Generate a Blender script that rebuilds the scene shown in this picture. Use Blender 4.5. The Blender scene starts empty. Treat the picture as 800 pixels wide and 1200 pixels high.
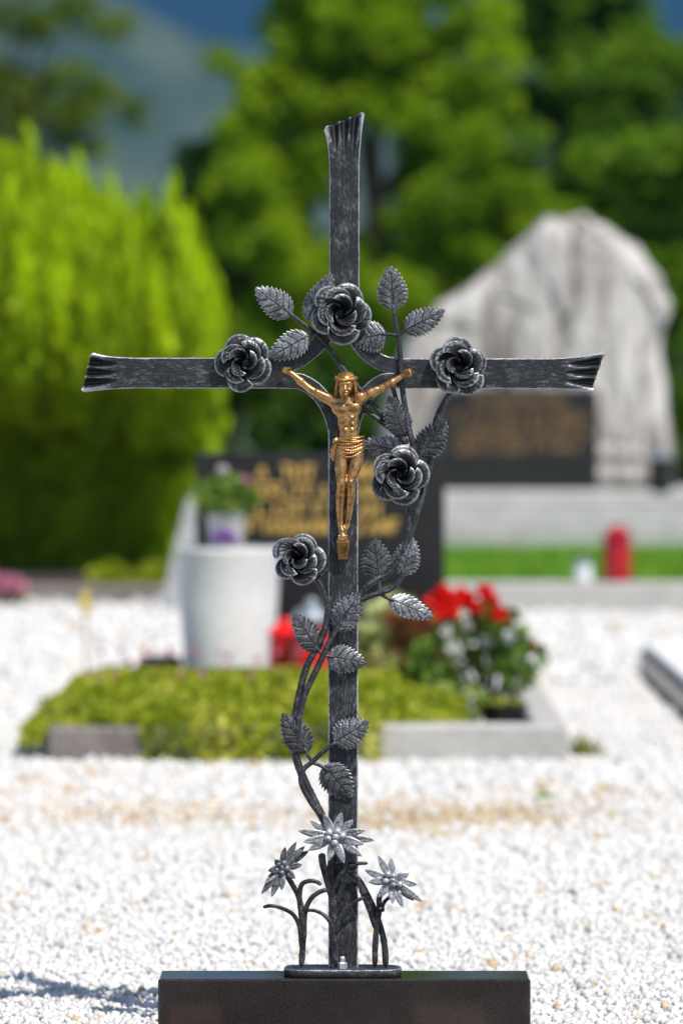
import bpy, math, random
import numpy as np
from mathutils import Vector, Matrix

C = bpy.context.scene.collection
S = bpy.context.scene
R = math.radians
rng = np.random.default_rng(7)
random.seed(7)

# ------------------------------------------------------------------ camera
ZC, DIST = 0.78, 5.0                       # eye height, metres to the cross
cam = bpy.data.cameras.new('camera')
camo = bpy.data.objects.new('camera', cam); C.objects.link(camo)
cam.sensor_fit = 'HORIZONTAL'; cam.sensor_width = 24.0; cam.lens = 150.0
cam.shift_y = -150 / 800
cam.clip_start = 0.1; cam.clip_end = 20000
camo.location = (0, -DIST, ZC); camo.rotation_euler = (R(90), 0, 0)
cam.dof.use_dof = True; cam.dof.focus_distance = DIST - 0.02; cam.dof.aperture_fstop = 4.7
S.camera = camo

# ------------------------------------------------------------------ sky, sun, exposure
W = bpy.data.worlds.new('World'); S.world = W; W.use_nodes = True
nt = W.node_tree
sky = nt.nodes.new('ShaderNodeTexSky'); sky.sky_type = 'NISHITA'; sky.sun_disc = False
sun_dir = Vector((0.40, -0.54, 1.0)).normalized()      # towards the sun
elev = math.asin(sun_dir.z)
sky.sun_elevation = elev
sky.sun_rotation = math.atan2(sun_dir.x, sun_dir.y)
sky.air_density = 1.0; sky.dust_density = 0.6; sky.ozone_density = 2.0
bg = nt.nodes['Background']; bg.inputs[1].default_value = 0.095
nt.links.new(sky.outputs[0], bg.inputs[0])
sl = bpy.data.lights.new('sun', 'SUN'); sl.energy = 4.4; sl.angle = R(0.5); sl.color = (1.0, 0.95, 0.88)
so = bpy.data.objects.new('sun', sl); C.objects.link(so)
so.rotation_euler = (-sun_dir).to_track_quat('-Z', 'Y').to_euler(); so.location = (4, -6, 9)
S.view_settings.view_transform = 'Standard'; S.view_settings.look = 'None'
S.view_settings.gamma = 1; S.view_settings.exposure = 0.27
S.view_settings.use_curve_mapping = False
S.cycles.max_bounces = 8; S.cycles.volume_bounces = 1
S.cycles.use_denoising = True
S.cycles.sample_clamp_indirect = 6

# ------------------------------------------------------------------ helpers
def at(px, py, d=DIST):
    """a point d metres in front of the camera, from photo measurements"""
    k = d / DIST / 1000
    return Vector(((px - 400) * k, d - DIST, ZC - (py - 450) * k))

def gd(py, z=0.0):                          # distance at which height z shows on row py
    return (ZC - z) * 5000 / (py - 450)

class MB:
    def __init__(s): s.v = []; s.f = []; s.w = []; s.n = 0
    def add(s, V, F, wear=None):
        V = np.asarray(V, float).reshape(-1, 3)
        for f in F: s.f.append([int(i) + s.n for i in f])
        s.v.append(V)
        s.w.append(np.zeros(len(V)) + 0.4 if wear is None else np.broadcast_to(np.asarray(wear, float).ravel(), (len(V),)))
        s.n += len(V)
        return s
    def build(s, name, mat, parent=None, smooth=True, angle=None):
        V = np.concatenate(s.v) if s.v else np.zeros((0, 3))
        me = bpy.data.meshes.new(name)
        me.from_pydata(V.tolist(), [], s.f)
        a = me.attributes.new('wear', 'FLOAT', 'POINT'); a.data.foreach_set('value', np.concatenate(s.w).astype(np.float32))
        return link(name, me, mat, parent, smooth, angle)

def link(name, me, mat, parent=None, smooth=True, angle=None):
    me.validate()
    if smooth: me.polygons.foreach_set('use_smooth', [True] * len(me.polygons))
    if smooth and angle is not None: me.set_sharp_from_angle(angle=R(angle))
    me.update()
    o = bpy.data.objects.new(name, me); C.objects.link(o)
    if mat: me.materials.append(mat)
    if parent is not None: attach(o, parent)
    return o

def wmat(p):
    m = p.matrix_basis.copy()
    if p.parent: m = wmat(p.parent) @ p.matrix_parent_inverse @ m
    return m

def attach(o, parent):
    o.parent = parent
    o.matrix_parent_inverse = wmat(parent).inverted()

def tag(o, label=None, cat=None, group=None, kind=None):
    if label: o['label'] = label
    if cat: o['category'] = cat
    if group: o['group'] = group
    if kind: o['kind'] = kind
    return o

def thing(name, loc, label, cat, group=None):
    o = bpy.data.objects.new(name, None); C.objects.link(o); o.location = loc
    o.empty_display_size = 0.05
    return tag(o, label, cat, group)

def catmull(P, n):
    P = np.asarray(P, float)
    if len(P) < 3:
        t = np.linspace(0, 1, n)[:, None]; return P[0] * (1 - t) + P[-1] * t
    Q = np.vstack([2 * P[0] - P[1], P, 2 * P[-1] - P[-2]])
    ts = np.linspace(0, len(P) - 1 - 1e-9, n); out = []
    for t in ts:
        i = int(t); u = t - i
        p0, p1, p2, p3 = Q[i:i + 4]
        out.append(0.5 * (2 * p1 + (p2 - p0) * u + (2 * p0 - 5 * p1 + 4 * p2 - p3) * u * u + (3 * p1 - p0 - 3 * p2 + p3) * u ** 3))
    return np.array(out)

def loft(mb, rings, wear=None, cap=True, closed=True):
    rings = np.asarray(rings); n, m, _ = rings.shape
    F = []
    for i in range(n - 1):
        for j in range(m if closed else m - 1):
            k = (j + 1) % m
            F.append((i * m + j, i * m + k, (i + 1) * m + k, (i + 1) * m + j))
    if cap:
        F.append(tuple(range(m))[::-1]); F.append(tuple((n - 1) * m + j for j in range(m)))
    mb.add(rings.reshape(-1, 3), F, wear)

def tube(mb, pts, radii, segs=10, n=None, flat=1.0, wear=None, rough=0.0, round_end=False):
    P = np.asarray(pts, float)
    if n is None: n = max(6, 6 * len(P))
    rr = np.interp(np.linspace(0, 1, n), np.linspace(0, 1, len(radii)), radii) if hasattr(radii, '__len__') else np.full(n, radii)
    Q = catmull(P, n)
    if round_end:
        e_ = np.minimum(np.arange(n), np.arange(n)[::-1]) ; rr = rr * np.interp(e_, [0, 1, 2, 4], [.25, .7, .9, 1])
    T = np.gradient(Q, axis=0); T /= np.linalg.norm(T, axis=1)[:, None] + 1e-12
    up = np.array([0, 1, 0.0])
    rings = []
    for i in range(n):
        a = np.cross(T[i], up)
        if np.linalg.norm(a) < 0.15: a = np.cross(T[i], np.array([1, 0, 0.0]))
        a /= np.linalg.norm(a); b = np.cross(a, T[i])
        th = np.linspace(0, 2 * math.pi, segs, endpoint=False)
        r = rr[i] * (1 + (rng.normal(0, rough, segs) if rough else 0))
        rings.append(Q[i] + np.outer(np.cos(th) * r, a) + np.outer(np.sin(th) * r * flat, b))
    loft(mb, rings, wear)
    return mb

def box(mb, x0, x1, y0, y1, z0, z1, bev=0.0, rot=0.0, org=None):
    """box with chamfered edges"""
    b = min(bev, (x1 - x0) / 3, (y1 - y0) / 3, (z1 - z0) / 3)
    V, F = [], []
    def ring(i, z):
        return [(x0 + i, y0 + i + 0, z)]
    if b <= 0:
        V = [(x, y, z) for z in (z0, z1) for x, y in ((x0, y0), (x1, y0), (x1, y1), (x0, y1))]
        F = [(3, 2, 1, 0), (4, 5, 6, 7)] + [(i, (i + 1) % 4, 4 + (i + 1) % 4, 4 + i) for i in range(4)]
    else:
        def sect(e, z):   # octagon inset e
            return [(x0 + b + e, y0 + e, z), (x1 - b - e, y0 + e, z), (x1 - e, y0 + b + e, z), (x1 - e, y1 - b - e, z),
                    (x1 - b - e, y1 - e, z), (x0 + b + e, y1 - e, z), (x0 + e, y1 - b - e, z), (x0 + e, y0 + b + e, z)]
        def sq(z):
            q = []
            for (x, y) in ((x0 + b, y0), (x1 - b, y0), (x1, y0 + b), (x1, y1 - b), (x1 - b, y1), (x0 + b, y1), (x0, y1 - b), (x0, y0 + b)):
                q.append((min(max(x, x0 + b), x1 - b), min(max(y, y0 + b), y1 - b), z))
            return q
        rs = [sq(z0), sect(0, z0 + b), sect(0, z1 - b), sq(z1)]
        for r_ in rs: V += r_
        for k in range(3):
            for j in range(8):
                F.append((k * 8 + j, k * 8 + (j + 1) % 8, k * 8 + 8 + (j + 1) % 8, k * 8 + 8 + j))
        F.append(tuple(range(8))[::-1]); F.append(tuple(24 + j for j in range(8)))
    V = np.array(V, float)
    if rot:
        o = np.array(org if org else ((x0 + x1) / 2, (y0 + y1) / 2, 0)); c, s_ = math.cos(rot), math.sin(rot)
        D = V - o; V = np.stack([D[:, 0] * c - D[:, 1] * s_, D[:, 0] * s_ + D[:, 1] * c, D[:, 2]], 1) + o
    mb.add(V, F)
    return mb

def lathe(mb, prof, cx, cy, segs=24, wear=None):
    th = np.linspace(0, 2 * math.pi, segs, endpoint=False)
    rings = [np.stack([cx + r * np.cos(th), cy + r * np.sin(th), np.full(segs, z)], 1) for r, z in prof]
    loft(mb, rings, wear)
    return mb

def shell(mb, P, thick, wear=None):
    """closed thin plate from a grid of points P[nv,nu,3]; front is along +normal"""
    nv, nu, _ = P.shape
    du = np.gradient(P, axis=1); dv = np.gradient(P, axis=0)
    N = np.cross(du, dv); N /= np.linalg.norm(N, axis=2)[..., None] + 1e-12
    B = P - N * thick
    V = np.concatenate([P.reshape(-1, 3), B.reshape(-1, 3)])
    n = nv * nu; F = []
    for i in range(nv - 1):
        for j in range(nu - 1):
            a, b, c, d = i * nu + j, i * nu + j + 1, (i + 1) * nu + j + 1, (i + 1) * nu + j
            F.append((a, b, c, d)); F.append((n + d, n + c, n + b, n + a))
    for i in range(nv - 1):
        a, d = i * nu, (i + 1) * nu; F.append((a, d, n + d, n + a))
        a, d = i * nu + nu - 1, (i + 1) * nu + nu - 1; F.append((d, a, n + a, n + d))
    for j in range(nu - 1):
        a, b = j, j + 1; F.append((b, a, n + a, n + b))
        a, b = (nv - 1) * nu + j, (nv - 1) * nu + j + 1; F.append((a, b, n + b, n + a))
    w = None if wear is None else np.concatenate([np.asarray(wear).ravel(), np.asarray(wear).ravel() * 0.5])
    mb.add(V, F, w)
    return mb

def sm(a, b, x):
    t = np.clip((np.asarray(x, float) - a) / (b - a), 0, 1); return t * t * (3 - 2 * t)

# ------------------------------------------------------------------ materials
def nodes(name):
    m = bpy.data.materials.new(name); m.use_nodes = True
    t = m.node_tree; b = t.nodes['Principled BSDF']
    return m, t, b
def N(t, kind, **kw):
    n = t.nodes.new(kind)
    for k, v in kw.items():
        if k.startswith('i_'):
            key = k[2:]; key = int(key) if key.isdigit() else key
            n.inputs[key].default_value = v
        else: setattr(n, k, v)
    return n
def ramp(t, stops, fac):
    r = t.nodes.new('ShaderNodeValToRGB')
    e = r.color_ramp.elements
    while len(e) < len(stops): e.new(0.5)
    for q, (p, c) in zip(e, stops):
        q.position = p; q.color = (*c, 1) if len(c) == 3 else c
    t.links.new(fac, r.inputs[0]); return r
def coords(t, scale=(1, 1, 1), kind='Object'):
    tc = t.nodes.new('ShaderNodeTexCoord'); mp = t.nodes.new('ShaderNodeMapping')
    mp.inputs['Scale'].default_value = scale
    t.links.new(tc.outputs[kind], mp.inputs[0]); return mp.outputs[0]
def noise(t, vec, scale, detail=4, rough=0.55, dist=0.0):
    n = N(t, 'ShaderNodeTexNoise'); n.inputs['Scale'].default_value = scale; n.inputs['Detail'].default_value = detail
    n.inputs['Roughness'].default_value = rough; n.inputs['Distortion'].default_value = dist
    t.links.new(vec, n.inputs['Vector']); return n.outputs['Fac']
def mathn(t, op, a, b=None, clamp=False):
    n = N(t, 'ShaderNodeMath', operation=op); n.use_clamp = clamp
    for i, x in enumerate((a, b)):
        if x is None: continue
        if isinstance(x, (int, float)): n.inputs[i].default_value = x
        else: t.links.new(x, n.inputs[i])
    return n.outputs[0]
def bump(t, b, h, strength, dist):
    n = N(t, 'ShaderNodeBump'); n.inputs['Strength'].default_value = strength; n.inputs['Distance'].default_value = dist
    t.links.new(h, n.inputs['Height']); t.links.new(n.outputs[0], b.inputs['Normal'])

def iron_mat(name, stretch=(1, 1, 1), lift=0.0, silver=(0.50, 0.52, 0.56)):
    m, t, b = nodes(name)
    v = coords(t, stretch)
    n1 = noise(t, v, 900, 3, 0.65); n2 = noise(t, coords(t), 60, 4, 0.6)
    a = N(t, 'ShaderNodeAttribute', attribute_name='wear')
    n3 = noise(t, v, 330, 4, 0.7)
    f = mathn(t, 'ADD', mathn(t, 'MULTIPLY', n1, 1.5), mathn(t, 'MULTIPLY', n2, 0.9))
    f = mathn(t, 'ADD', f, mathn(t, 'MULTIPLY', n3, 0.9))
    f = mathn(t, 'ADD', f, a.outputs['Fac'])
    f = mathn(t, 'SUBTRACT', f, 1.80 - lift)
    r = ramp(t, [(0.0, (0.008, 0.0085, 0.010)), (0.3, (0.030, 0.032, 0.037)), (0.55, (0.13, 0.135, 0.15)), (0.95, silver)], f)
    t.links.new(r.outputs[0], b.inputs['Base Color'])
    rr = ramp(t, [(0, (0.5,) * 3), (1, (0.36,) * 3)], f); t.links.new(rr.outputs[0], b.inputs['Roughness'])
    mr = ramp(t, [(0, (0.1,) * 3), (1, (0.55,) * 3)], f); t.links.new(mr.outputs[0], b.inputs['Metallic'])
    bump(t, b, mathn(t, 'ADD', mathn(t, 'MULTIPLY', n1, .5), mathn(t, 'MULTIPLY', n2, 2.5)), 0.4, 0.0009)
    return m
IRON_V = iron_mat('iron_brushed_upright', (1.1, 1, 0.22), 0.07)
IRON_H = iron_mat('iron_brushed_level', (0.22, 1, 1.1), 0.07)
IRON = iron_mat('iron_forged', (1, 1, 1), 0.02)
IRON_LEAF = iron_mat('iron_leaf', (1, 1, 1), 0.2)
IRON_ROSE = iron_mat('iron_rose', (1, 1, 1), 0.06)
IRON_PALE = iron_mat('iron_pale', (1, 1, 1), 0.34, (0.58, 0.60, 0.63))
EDEL = iron_mat('iron_edelweiss', (1, 1, 1), 0.42, (0.60, 0.62, 0.65))
EDEL_DIM = iron_mat('iron_edelweiss_dim', (1, 1, 1), 0.22, (0.5, 0.53, 0.57))
IRON_REFLECT = iron_mat('iron_leaf_blue_reflection', (1, 1, 1), 0.05, (0.10, 0.17, 0.32))  # bluish reflection on one leaf, put into the silver colour

def bronze_mat(name='bronze', base=(0.58, 0.325, 0.13), dark=(0.14, 0.06, 0.022), rough=0.36):
    m, t, b = nodes(name)
    v = coords(t)
    n1 = noise(t, v, 120, 5, 0.6, 0.6); n2 = noise(t, v, 600, 3)
    r = ramp(t, [(0.32, dark), (0.47, tuple(x * 0.8 for x in base)), (0.7, base)], n1)
    t.links.new(r.outputs[0], b.inputs['Base Color'])
    b.inputs['Metallic'].default_value = 0.85; b.inputs['Roughness'].default_value = rough
    bump(t, b, n2, 0.25, 0.0004)
    return m
BRONZE = bronze_mat()
BRONZE_DARK = bronze_mat('bronze_dark_patina', (0.55, 0.29, 0.10), (0.12, 0.055, 0.02), 0.42)

def granite_mat(name, c0, c1, rough, speck=700, bumps=0.0, coat=0.0):
    m, t, b = nodes(name)
    v = coords(t)
    n1 = noise(t, v, speck, 3, 0.7); n2 = noise(t, v, 9, 4)
    f = mathn(t, 'ADD', mathn(t, 'MULTIPLY', n1, 0.75), mathn(t, 'MULTIPLY', n2, 0.3))
    r = ramp(t, [(0.42, c0), (0.66, c1)], f)
    t.links.new(r.outputs[0], b.inputs['Base Color']); b.inputs['Roughness'].default_value = rough
    if bumps: bump(t, b, f, 0.5, bumps)
    return m
GRANITE = granite_mat('black_granite_polished', (0.012, 0.010, 0.010), (0.05, 0.044, 0.042), 0.10, 620)
GRANITE_BACK = granite_mat('black_granite', (0.008, 0.008, 0.009), (0.022, 0.021, 0.022), 0.28, 400)
GREY_GRANITE = granite_mat('grey_granite', (0.34, 0.34, 0.34), (0.6, 0.59, 0.57), 0.5, 260)
CONCRETE = granite_mat('concrete', (0.36, 0.35, 0.33), (0.54, 0.52, 0.49), 0.85, 120, 0.004)
CONCRETE_DARK = granite_mat('dark_concrete', (0.13, 0.11, 0.10), (0.27, 0.24, 0.22), 0.9, 90, 0.004)  # darker, browner concrete for the left kerbs
CONCRETE_WHITE = granite_mat('white_concrete', (0.70, 0.70, 0.69), (0.84, 0.84, 0.83), 0.75, 60, 0.002)

def rock_mat():
    m, t, b = nodes('white_marble_rock')
    v = coords(t, (1, 1, 0.16)); v2 = coords(t)
    n1 = noise(t, v, 11, 6, 0.65, 0.3); n2 = noise(t, v2, 22, 5)
    f = mathn(t, 'ADD', mathn(t, 'MULTIPLY', n1, 0.8), mathn(t, 'MULTIPLY', n2, 0.25))
    r = ramp(t, [(0.41, (0.16, 0.135, 0.12)), (0.50, (0.40, 0.37, 0.35)), (0.60, (0.60, 0.575, 0.555))], f)
    t.links.new(r.outputs[0], b.inputs['Base Color']); b.inputs['Roughness'].default_value = 0.85
    bump(t, b, f, 0.6, 0.03)
    return m
ROCK = rock_mat()

def plain(name, col, rough=0.6, metal=0.0, var=0.25, scale=40, **kw):
    m, t, b = nodes(name)
    n = noise(t, coords(t), scale, 4)
    r = ramp(t, [(0.3, tuple(x * (1 - var) for x in col)), (0.7, tuple(min(1, x * (1 + var * 0.5)) for x in col))], n)
    t.links.new(r.outputs[0], b.inputs['Base Color']); b.inputs['Roughness'].default_value = rough; b.inputs['Metallic'].default_value = metal
    for k, v in kw.items(): b.inputs[k].default_value = v
    return m
GOLD = plain('gold_lettering', (0.85, 0.54, 0.13), 0.45, 0.2)
RED_GLASS = plain('red_lantern_plastic', (0.78, 0.012, 0.016), 0.12, 0, 0.1)
DARK_RED = plain('dark_red_lantern_plastic', (0.40, 0.006, 0.016), 0.15, 0, 0.1)
CLEAR = plain('frosted_glass', (0.78, 0.82, 0.84), 0.25, 0, 0.08)
TIN = plain('tin_cap', (0.42, 0.46, 0.5), 0.35, 0.7, 0.1)
BLACKP = plain('black_plastic', (0.012, 0.012, 0.012), 0.5)
SILVER_POT = plain('silver_pot', (0.62, 0.60, 0.60), 0.4, 0.2, 0.15)
BARK = plain('bark', (0.10, 0.07, 0.045), 0.9, 0, 0.5, 30)
STEMG = plain('green_stem', (0.08, 0.12, 0.03), 0.7)
WOOD = plain('stake_wood', (0.42, 0.30, 0.14), 0.8)
YELLOW = plain('yellow_tag', (0.62, 0.48, 0.10), 0.6)
BROWN = plain('brown_stone', (0.46, 0.21, 0.11), 0.7)
SOIL = plain('soil', (0.05, 0.036, 0.026), 0.95, 0, 0.5, 60)

def leaf_mat(name, dark, mid, light, trans=0.35, rough=0.55):
    m, t, b = nodes(name)
    a = N(t, 'ShaderNodeAttribute', attribute_name='tone')
    r = ramp(t, [(0.0, dark), (0.5, mid), (1.0, light)], a.outputs['Fac'])
    t.links.new(r.outputs[0], b.inputs['Base Color']); b.inputs['Roughness'].default_value = rough
    b.inputs['Specular IOR Level'].default_value = 0.3
    tr = N(t, 'ShaderNodeBsdfTranslucent'); t.links.new(r.outputs[0], tr.inputs[0])
    mx = N(t, 'ShaderNodeMixShader'); mx.inputs[0].default_value = trans
    t.links.new(b.outputs[0], mx.inputs[1]); t.links.new(tr.outputs[0], mx.inputs[2])
    t.links.new(mx.outputs[0], t.nodes['Material Output'].inputs[0])
    return m
L_THUJA = leaf_mat('thuja_foliage', (0.06, 0.15, 0.003), (0.36, 0.55, 0.004), (0.72, 0.92, 0.008), 0.42)
L_TREE = leaf_mat('tree_leaves', (0.12, 0.22, 0.005), (0.24, 0.40, 0.006), (0.40, 0.56, 0.009), 0.6)
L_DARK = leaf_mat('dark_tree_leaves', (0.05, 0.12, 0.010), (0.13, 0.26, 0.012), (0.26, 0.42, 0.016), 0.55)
L_FAR = leaf_mat('pale_tree_leaves', (0.06, 0.11, 0.012), (0.14, 0.22, 0.016), (0.24, 0.32, 0.02), 0.5)
L_HEDGE = leaf_mat('ground_cover_leaves', (0.14, 0.21, 0.006), (0.42, 0.50, 0.02), (0.72, 0.68, 0.12), 0.4)
L_BUSH = leaf_mat('bush_leaves', (0.04, 0.11, 0.012), (0.15, 0.28, 0.03), (0.40, 0.52, 0.12), 0.4)
L_PALE = leaf_mat('variegated_leaves', (0.26, 0.07, 0.04), (0.42, 0.44, 0.14), (0.62, 0.66, 0.30), 0.35)
L_GRASS = leaf_mat('grass_blades', (0.12, 0.32, 0.02), (0.22, 0.48, 0.03), (0.34, 0.56, 0.06), 0.5)
L_DRY = leaf_mat('dry_grass_blades', (0.34, 0.24, 0.10), (0.48, 0.36, 0.17), (0.55, 0.47, 0.26), 0.3)
P_RED = leaf_mat('red_petals', (0.60, 0.005, 0.006), (0.86, 0.012, 0.014), (0.92, 0.05, 0.03), 0.4)
P_WHITE = leaf_mat('white_petals', (0.62, 0.62, 0.58), (0.75, 0.75, 0.72), (0.82, 0.82, 0.8), 0.3)
P_PINK = leaf_mat('pink_petals', (0.62, 0.16, 0.30), (0.72, 0.32, 0.45), (0.8, 0.5, 0.6), 0.3)
P_PURPLE = leaf_mat('purple_petals', (0.2, 0.06, 0.4), (0.32, 0.12, 0.55), (0.45, 0.25, 0.65), 0.3)

# ------------------------------------------------------------------ foliage helper
def leaves(name, P, size, mat, parent=None, tone=None, axis=None, spread=1.0, aspect=0.55, seed=1):
    """one mesh of small folded leaf blades at points P"""
    r = np.random.default_rng(seed); n = len(P)
    D = r.normal(size=(n, 3)) * spread
    if axis is not None: D = D + np.asarray(axis)
    D /= np.linalg.norm(D, axis=1)[:, None]
    Q = np.cross(D, r.normal(size=(n, 3))); Q /= np.linalg.norm(Q, axis=1)[:, None]
    K = np.cross(D, Q)
    s = (size * r.uniform(0.6, 1.3, n))[:, None]
    V = np.stack([P - D * s, P + Q * s * aspect + K * s * 0.18, P + D * s, P - Q * s * aspect + K * s * 0.18], 1).reshape(-1, 3)
    F = np.arange(n * 4, dtype=np.int32)
    me = bpy.data.meshes.new(name)
    me.vertices.add(n * 4); me.vertices.foreach_set('co', V.astype(np.float32).ravel())
    me.loops.add(n * 4); me.loops.foreach_set('vertex_index', F)
    me.polygons.add(n); me.polygons.foreach_set('loop_start', np.arange(0, n * 4, 4, dtype=np.int32))
    me.update(calc_edges=True)
    tn = r.uniform(0, 1, n) if tone is None else np.clip(tone + r.normal(0, 0.20, n), 0, 1)
    a = me.attributes.new('tone', 'FLOAT', 'POINT'); a.data.foreach_set('value', np.repeat(tn, 4).astype(np.float32))
    return link(name, me, mat, parent, smooth=False)

def clumps(centers, radii, per, r, squash=0.8):
    out, idx = [], []
    for i, (c, ra) in enumerate(zip(centers, radii)):
        k = max(6, int(per * (ra / np.mean(radii)) ** 2))
        d = r.normal(size=(k, 3)); d /= np.linalg.norm(d, axis=1)[:, None]
        d *= (r.uniform(0.35, 1, k) ** 0.5)[:, None] * ra; d[:, 2] *= squash
        out.append(np.asarray(c) + d); idx.append(np.full(k, i))
    return np.concatenate(out), np.concatenate(idx)

# ------------------------------------------------------------------ setting: ground, hills, haze
def ground_mat():
    m, t, b = nodes('meadow')
    n = noise(t, coords(t), 0.8, 6); r = ramp(t, [(0.3, (0.03, 0.06, 0.012)), (0.7, (0.08, 0.12, 0.03))], n)
    t.links.new(r.outputs[0], b.inputs['Base Color']); b.inputs['Roughness'].default_value = 0.95
    return m
g = MB(); g.add([(-9000, -3000, -0.008), (9000, -3000, -0.008), (9000, 9000, -0.008), (-9000, 9000, -0.008)], [(0, 1, 2, 3)])
tag(g.build('ground', ground_mat(), smooth=False), kind='structure', label='green meadow reaching to the hills')

def gravel_base_mat():
    m, t, b = nodes('gravel_bed')
    n = noise(t, coords(t), 70, 5, 0.7); r = ramp(t, [(0.3, (0.50, 0.495, 0.48)), (0.65, (0.74, 0.73, 0.71))], n)
    t.links.new(r.outputs[0], b.inputs['Base Color']); b.inputs['Roughness'].default_value = 0.95
    bump(t, b, n, 0.8, 0.02)
    return m
g = MB(); g.add([(-9, -7, -0.003), (9, -7, -0.003), (9, 14, -0.003), (-9, 14, -0.003)], [(0, 1, 2, 3)])
tag(g.build('gravel_ground', gravel_base_mat(), smooth=False), kind='structure', label='white gravel ground of the graveyard')

def hill(name, y0, depth, prof, mat, label, seed, rough):
    r = np.random.default_rng(seed); nx, ny = 160, 40
    xs = np.linspace(-1, 1, nx) * (y0 * 0.9 + depth); V = []
    ph = r.uniform(0, 6.28, 12)
    for j in range(ny):
        v = j / (ny - 1)
        for x in xs:
            px = 400 + x / (y0 + depth * 0.6) * 5000
            top = prof(px)
            h = top * (sm(0, 0.62, v) if v < 0.62 else 1 - 0.5 * sm(0.62, 1, v))
            h += rough * math.sin(ph[0] + x * 0.021 + v * 9) * v + rough * 0.6 * math.sin(ph[1] + x * 0.047 - v * 14) * v + rough * .4 * math.sin(ph[2] + x * .11 + v * 22) * v
            V.append((x, y0 + depth * v - DIST, max(h, 0) - 2 * (1 - min(1, v * 10))))
    F = [(j * nx + i, j * nx + i + 1, (j + 1) * nx + i + 1, (j + 1) * nx + i) for j in range(ny - 1) for i in range(nx - 1)]
    mb = MB(); mb.add(V, F)
    return tag(mb.build(name, mat), kind='structure', label=label)
def hill_mat(name, c0, c1, sc):
    m, t, b = nodes(name)
    v = coords(t); n = noise(t, v, sc, 8, 0.65)
    r = ramp(t, [(0.35, c0), (0.65, c1)], n); t.links.new(r.outputs[0], b.inputs['Base Color']); b.inputs['Roughness'].default_value = 1.0
    b.inputs['Specular IOR Level'].default_value = 0.0
    return m
def near_prof(px):
    return np.interp(px, [-4000, -1500, -200, 60, 150, 210, 320, 600, 900, 2500, 5000], [120, 165, 172, 158, 146, 132, 128, 116, 100, 60, 40]) * 0.98
hill('hill', 1300, 420, near_prof, hill_mat('hill_forest', (0.04, 0.07, 0.052), (0.105, 0.14, 0.095), 0.02), 'hazy wooded hill behind the trees', 3, 3.0)
hill('mountain', 3900, 1300, lambda px: 560 + 40 * math.sin(px * 0.004), hill_mat('mountain_forest', (0.010, 0.022, 0.02), (0.02, 0.035, 0.03), 0.006), 'dark blue mountain beyond the hill', 5, 8.0)

HAZE = True
if HAZE:
    hz = MB(); box(hz, -5600, 5600, -60, 5600, -3, 760)
    m = bpy.data.materials.new('haze_air'); m.use_nodes = True; t = m.node_tree; t.nodes.clear()
    o_ = t.nodes.new('ShaderNodeOutputMaterial'); pv = t.nodes.new('ShaderNodeVolumePrincipled')
    pv.inputs['Color'].default_value = (0.075, 0.235, 0.50, 1); pv.inputs['Density'].default_value = 0.00022
    t.links.new(pv.outputs[0], o_.inputs['Volume'])
    tag(hz.build('haze', m, smooth=False), kind='stuff', label='thin blue summer haze over the valley')

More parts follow.
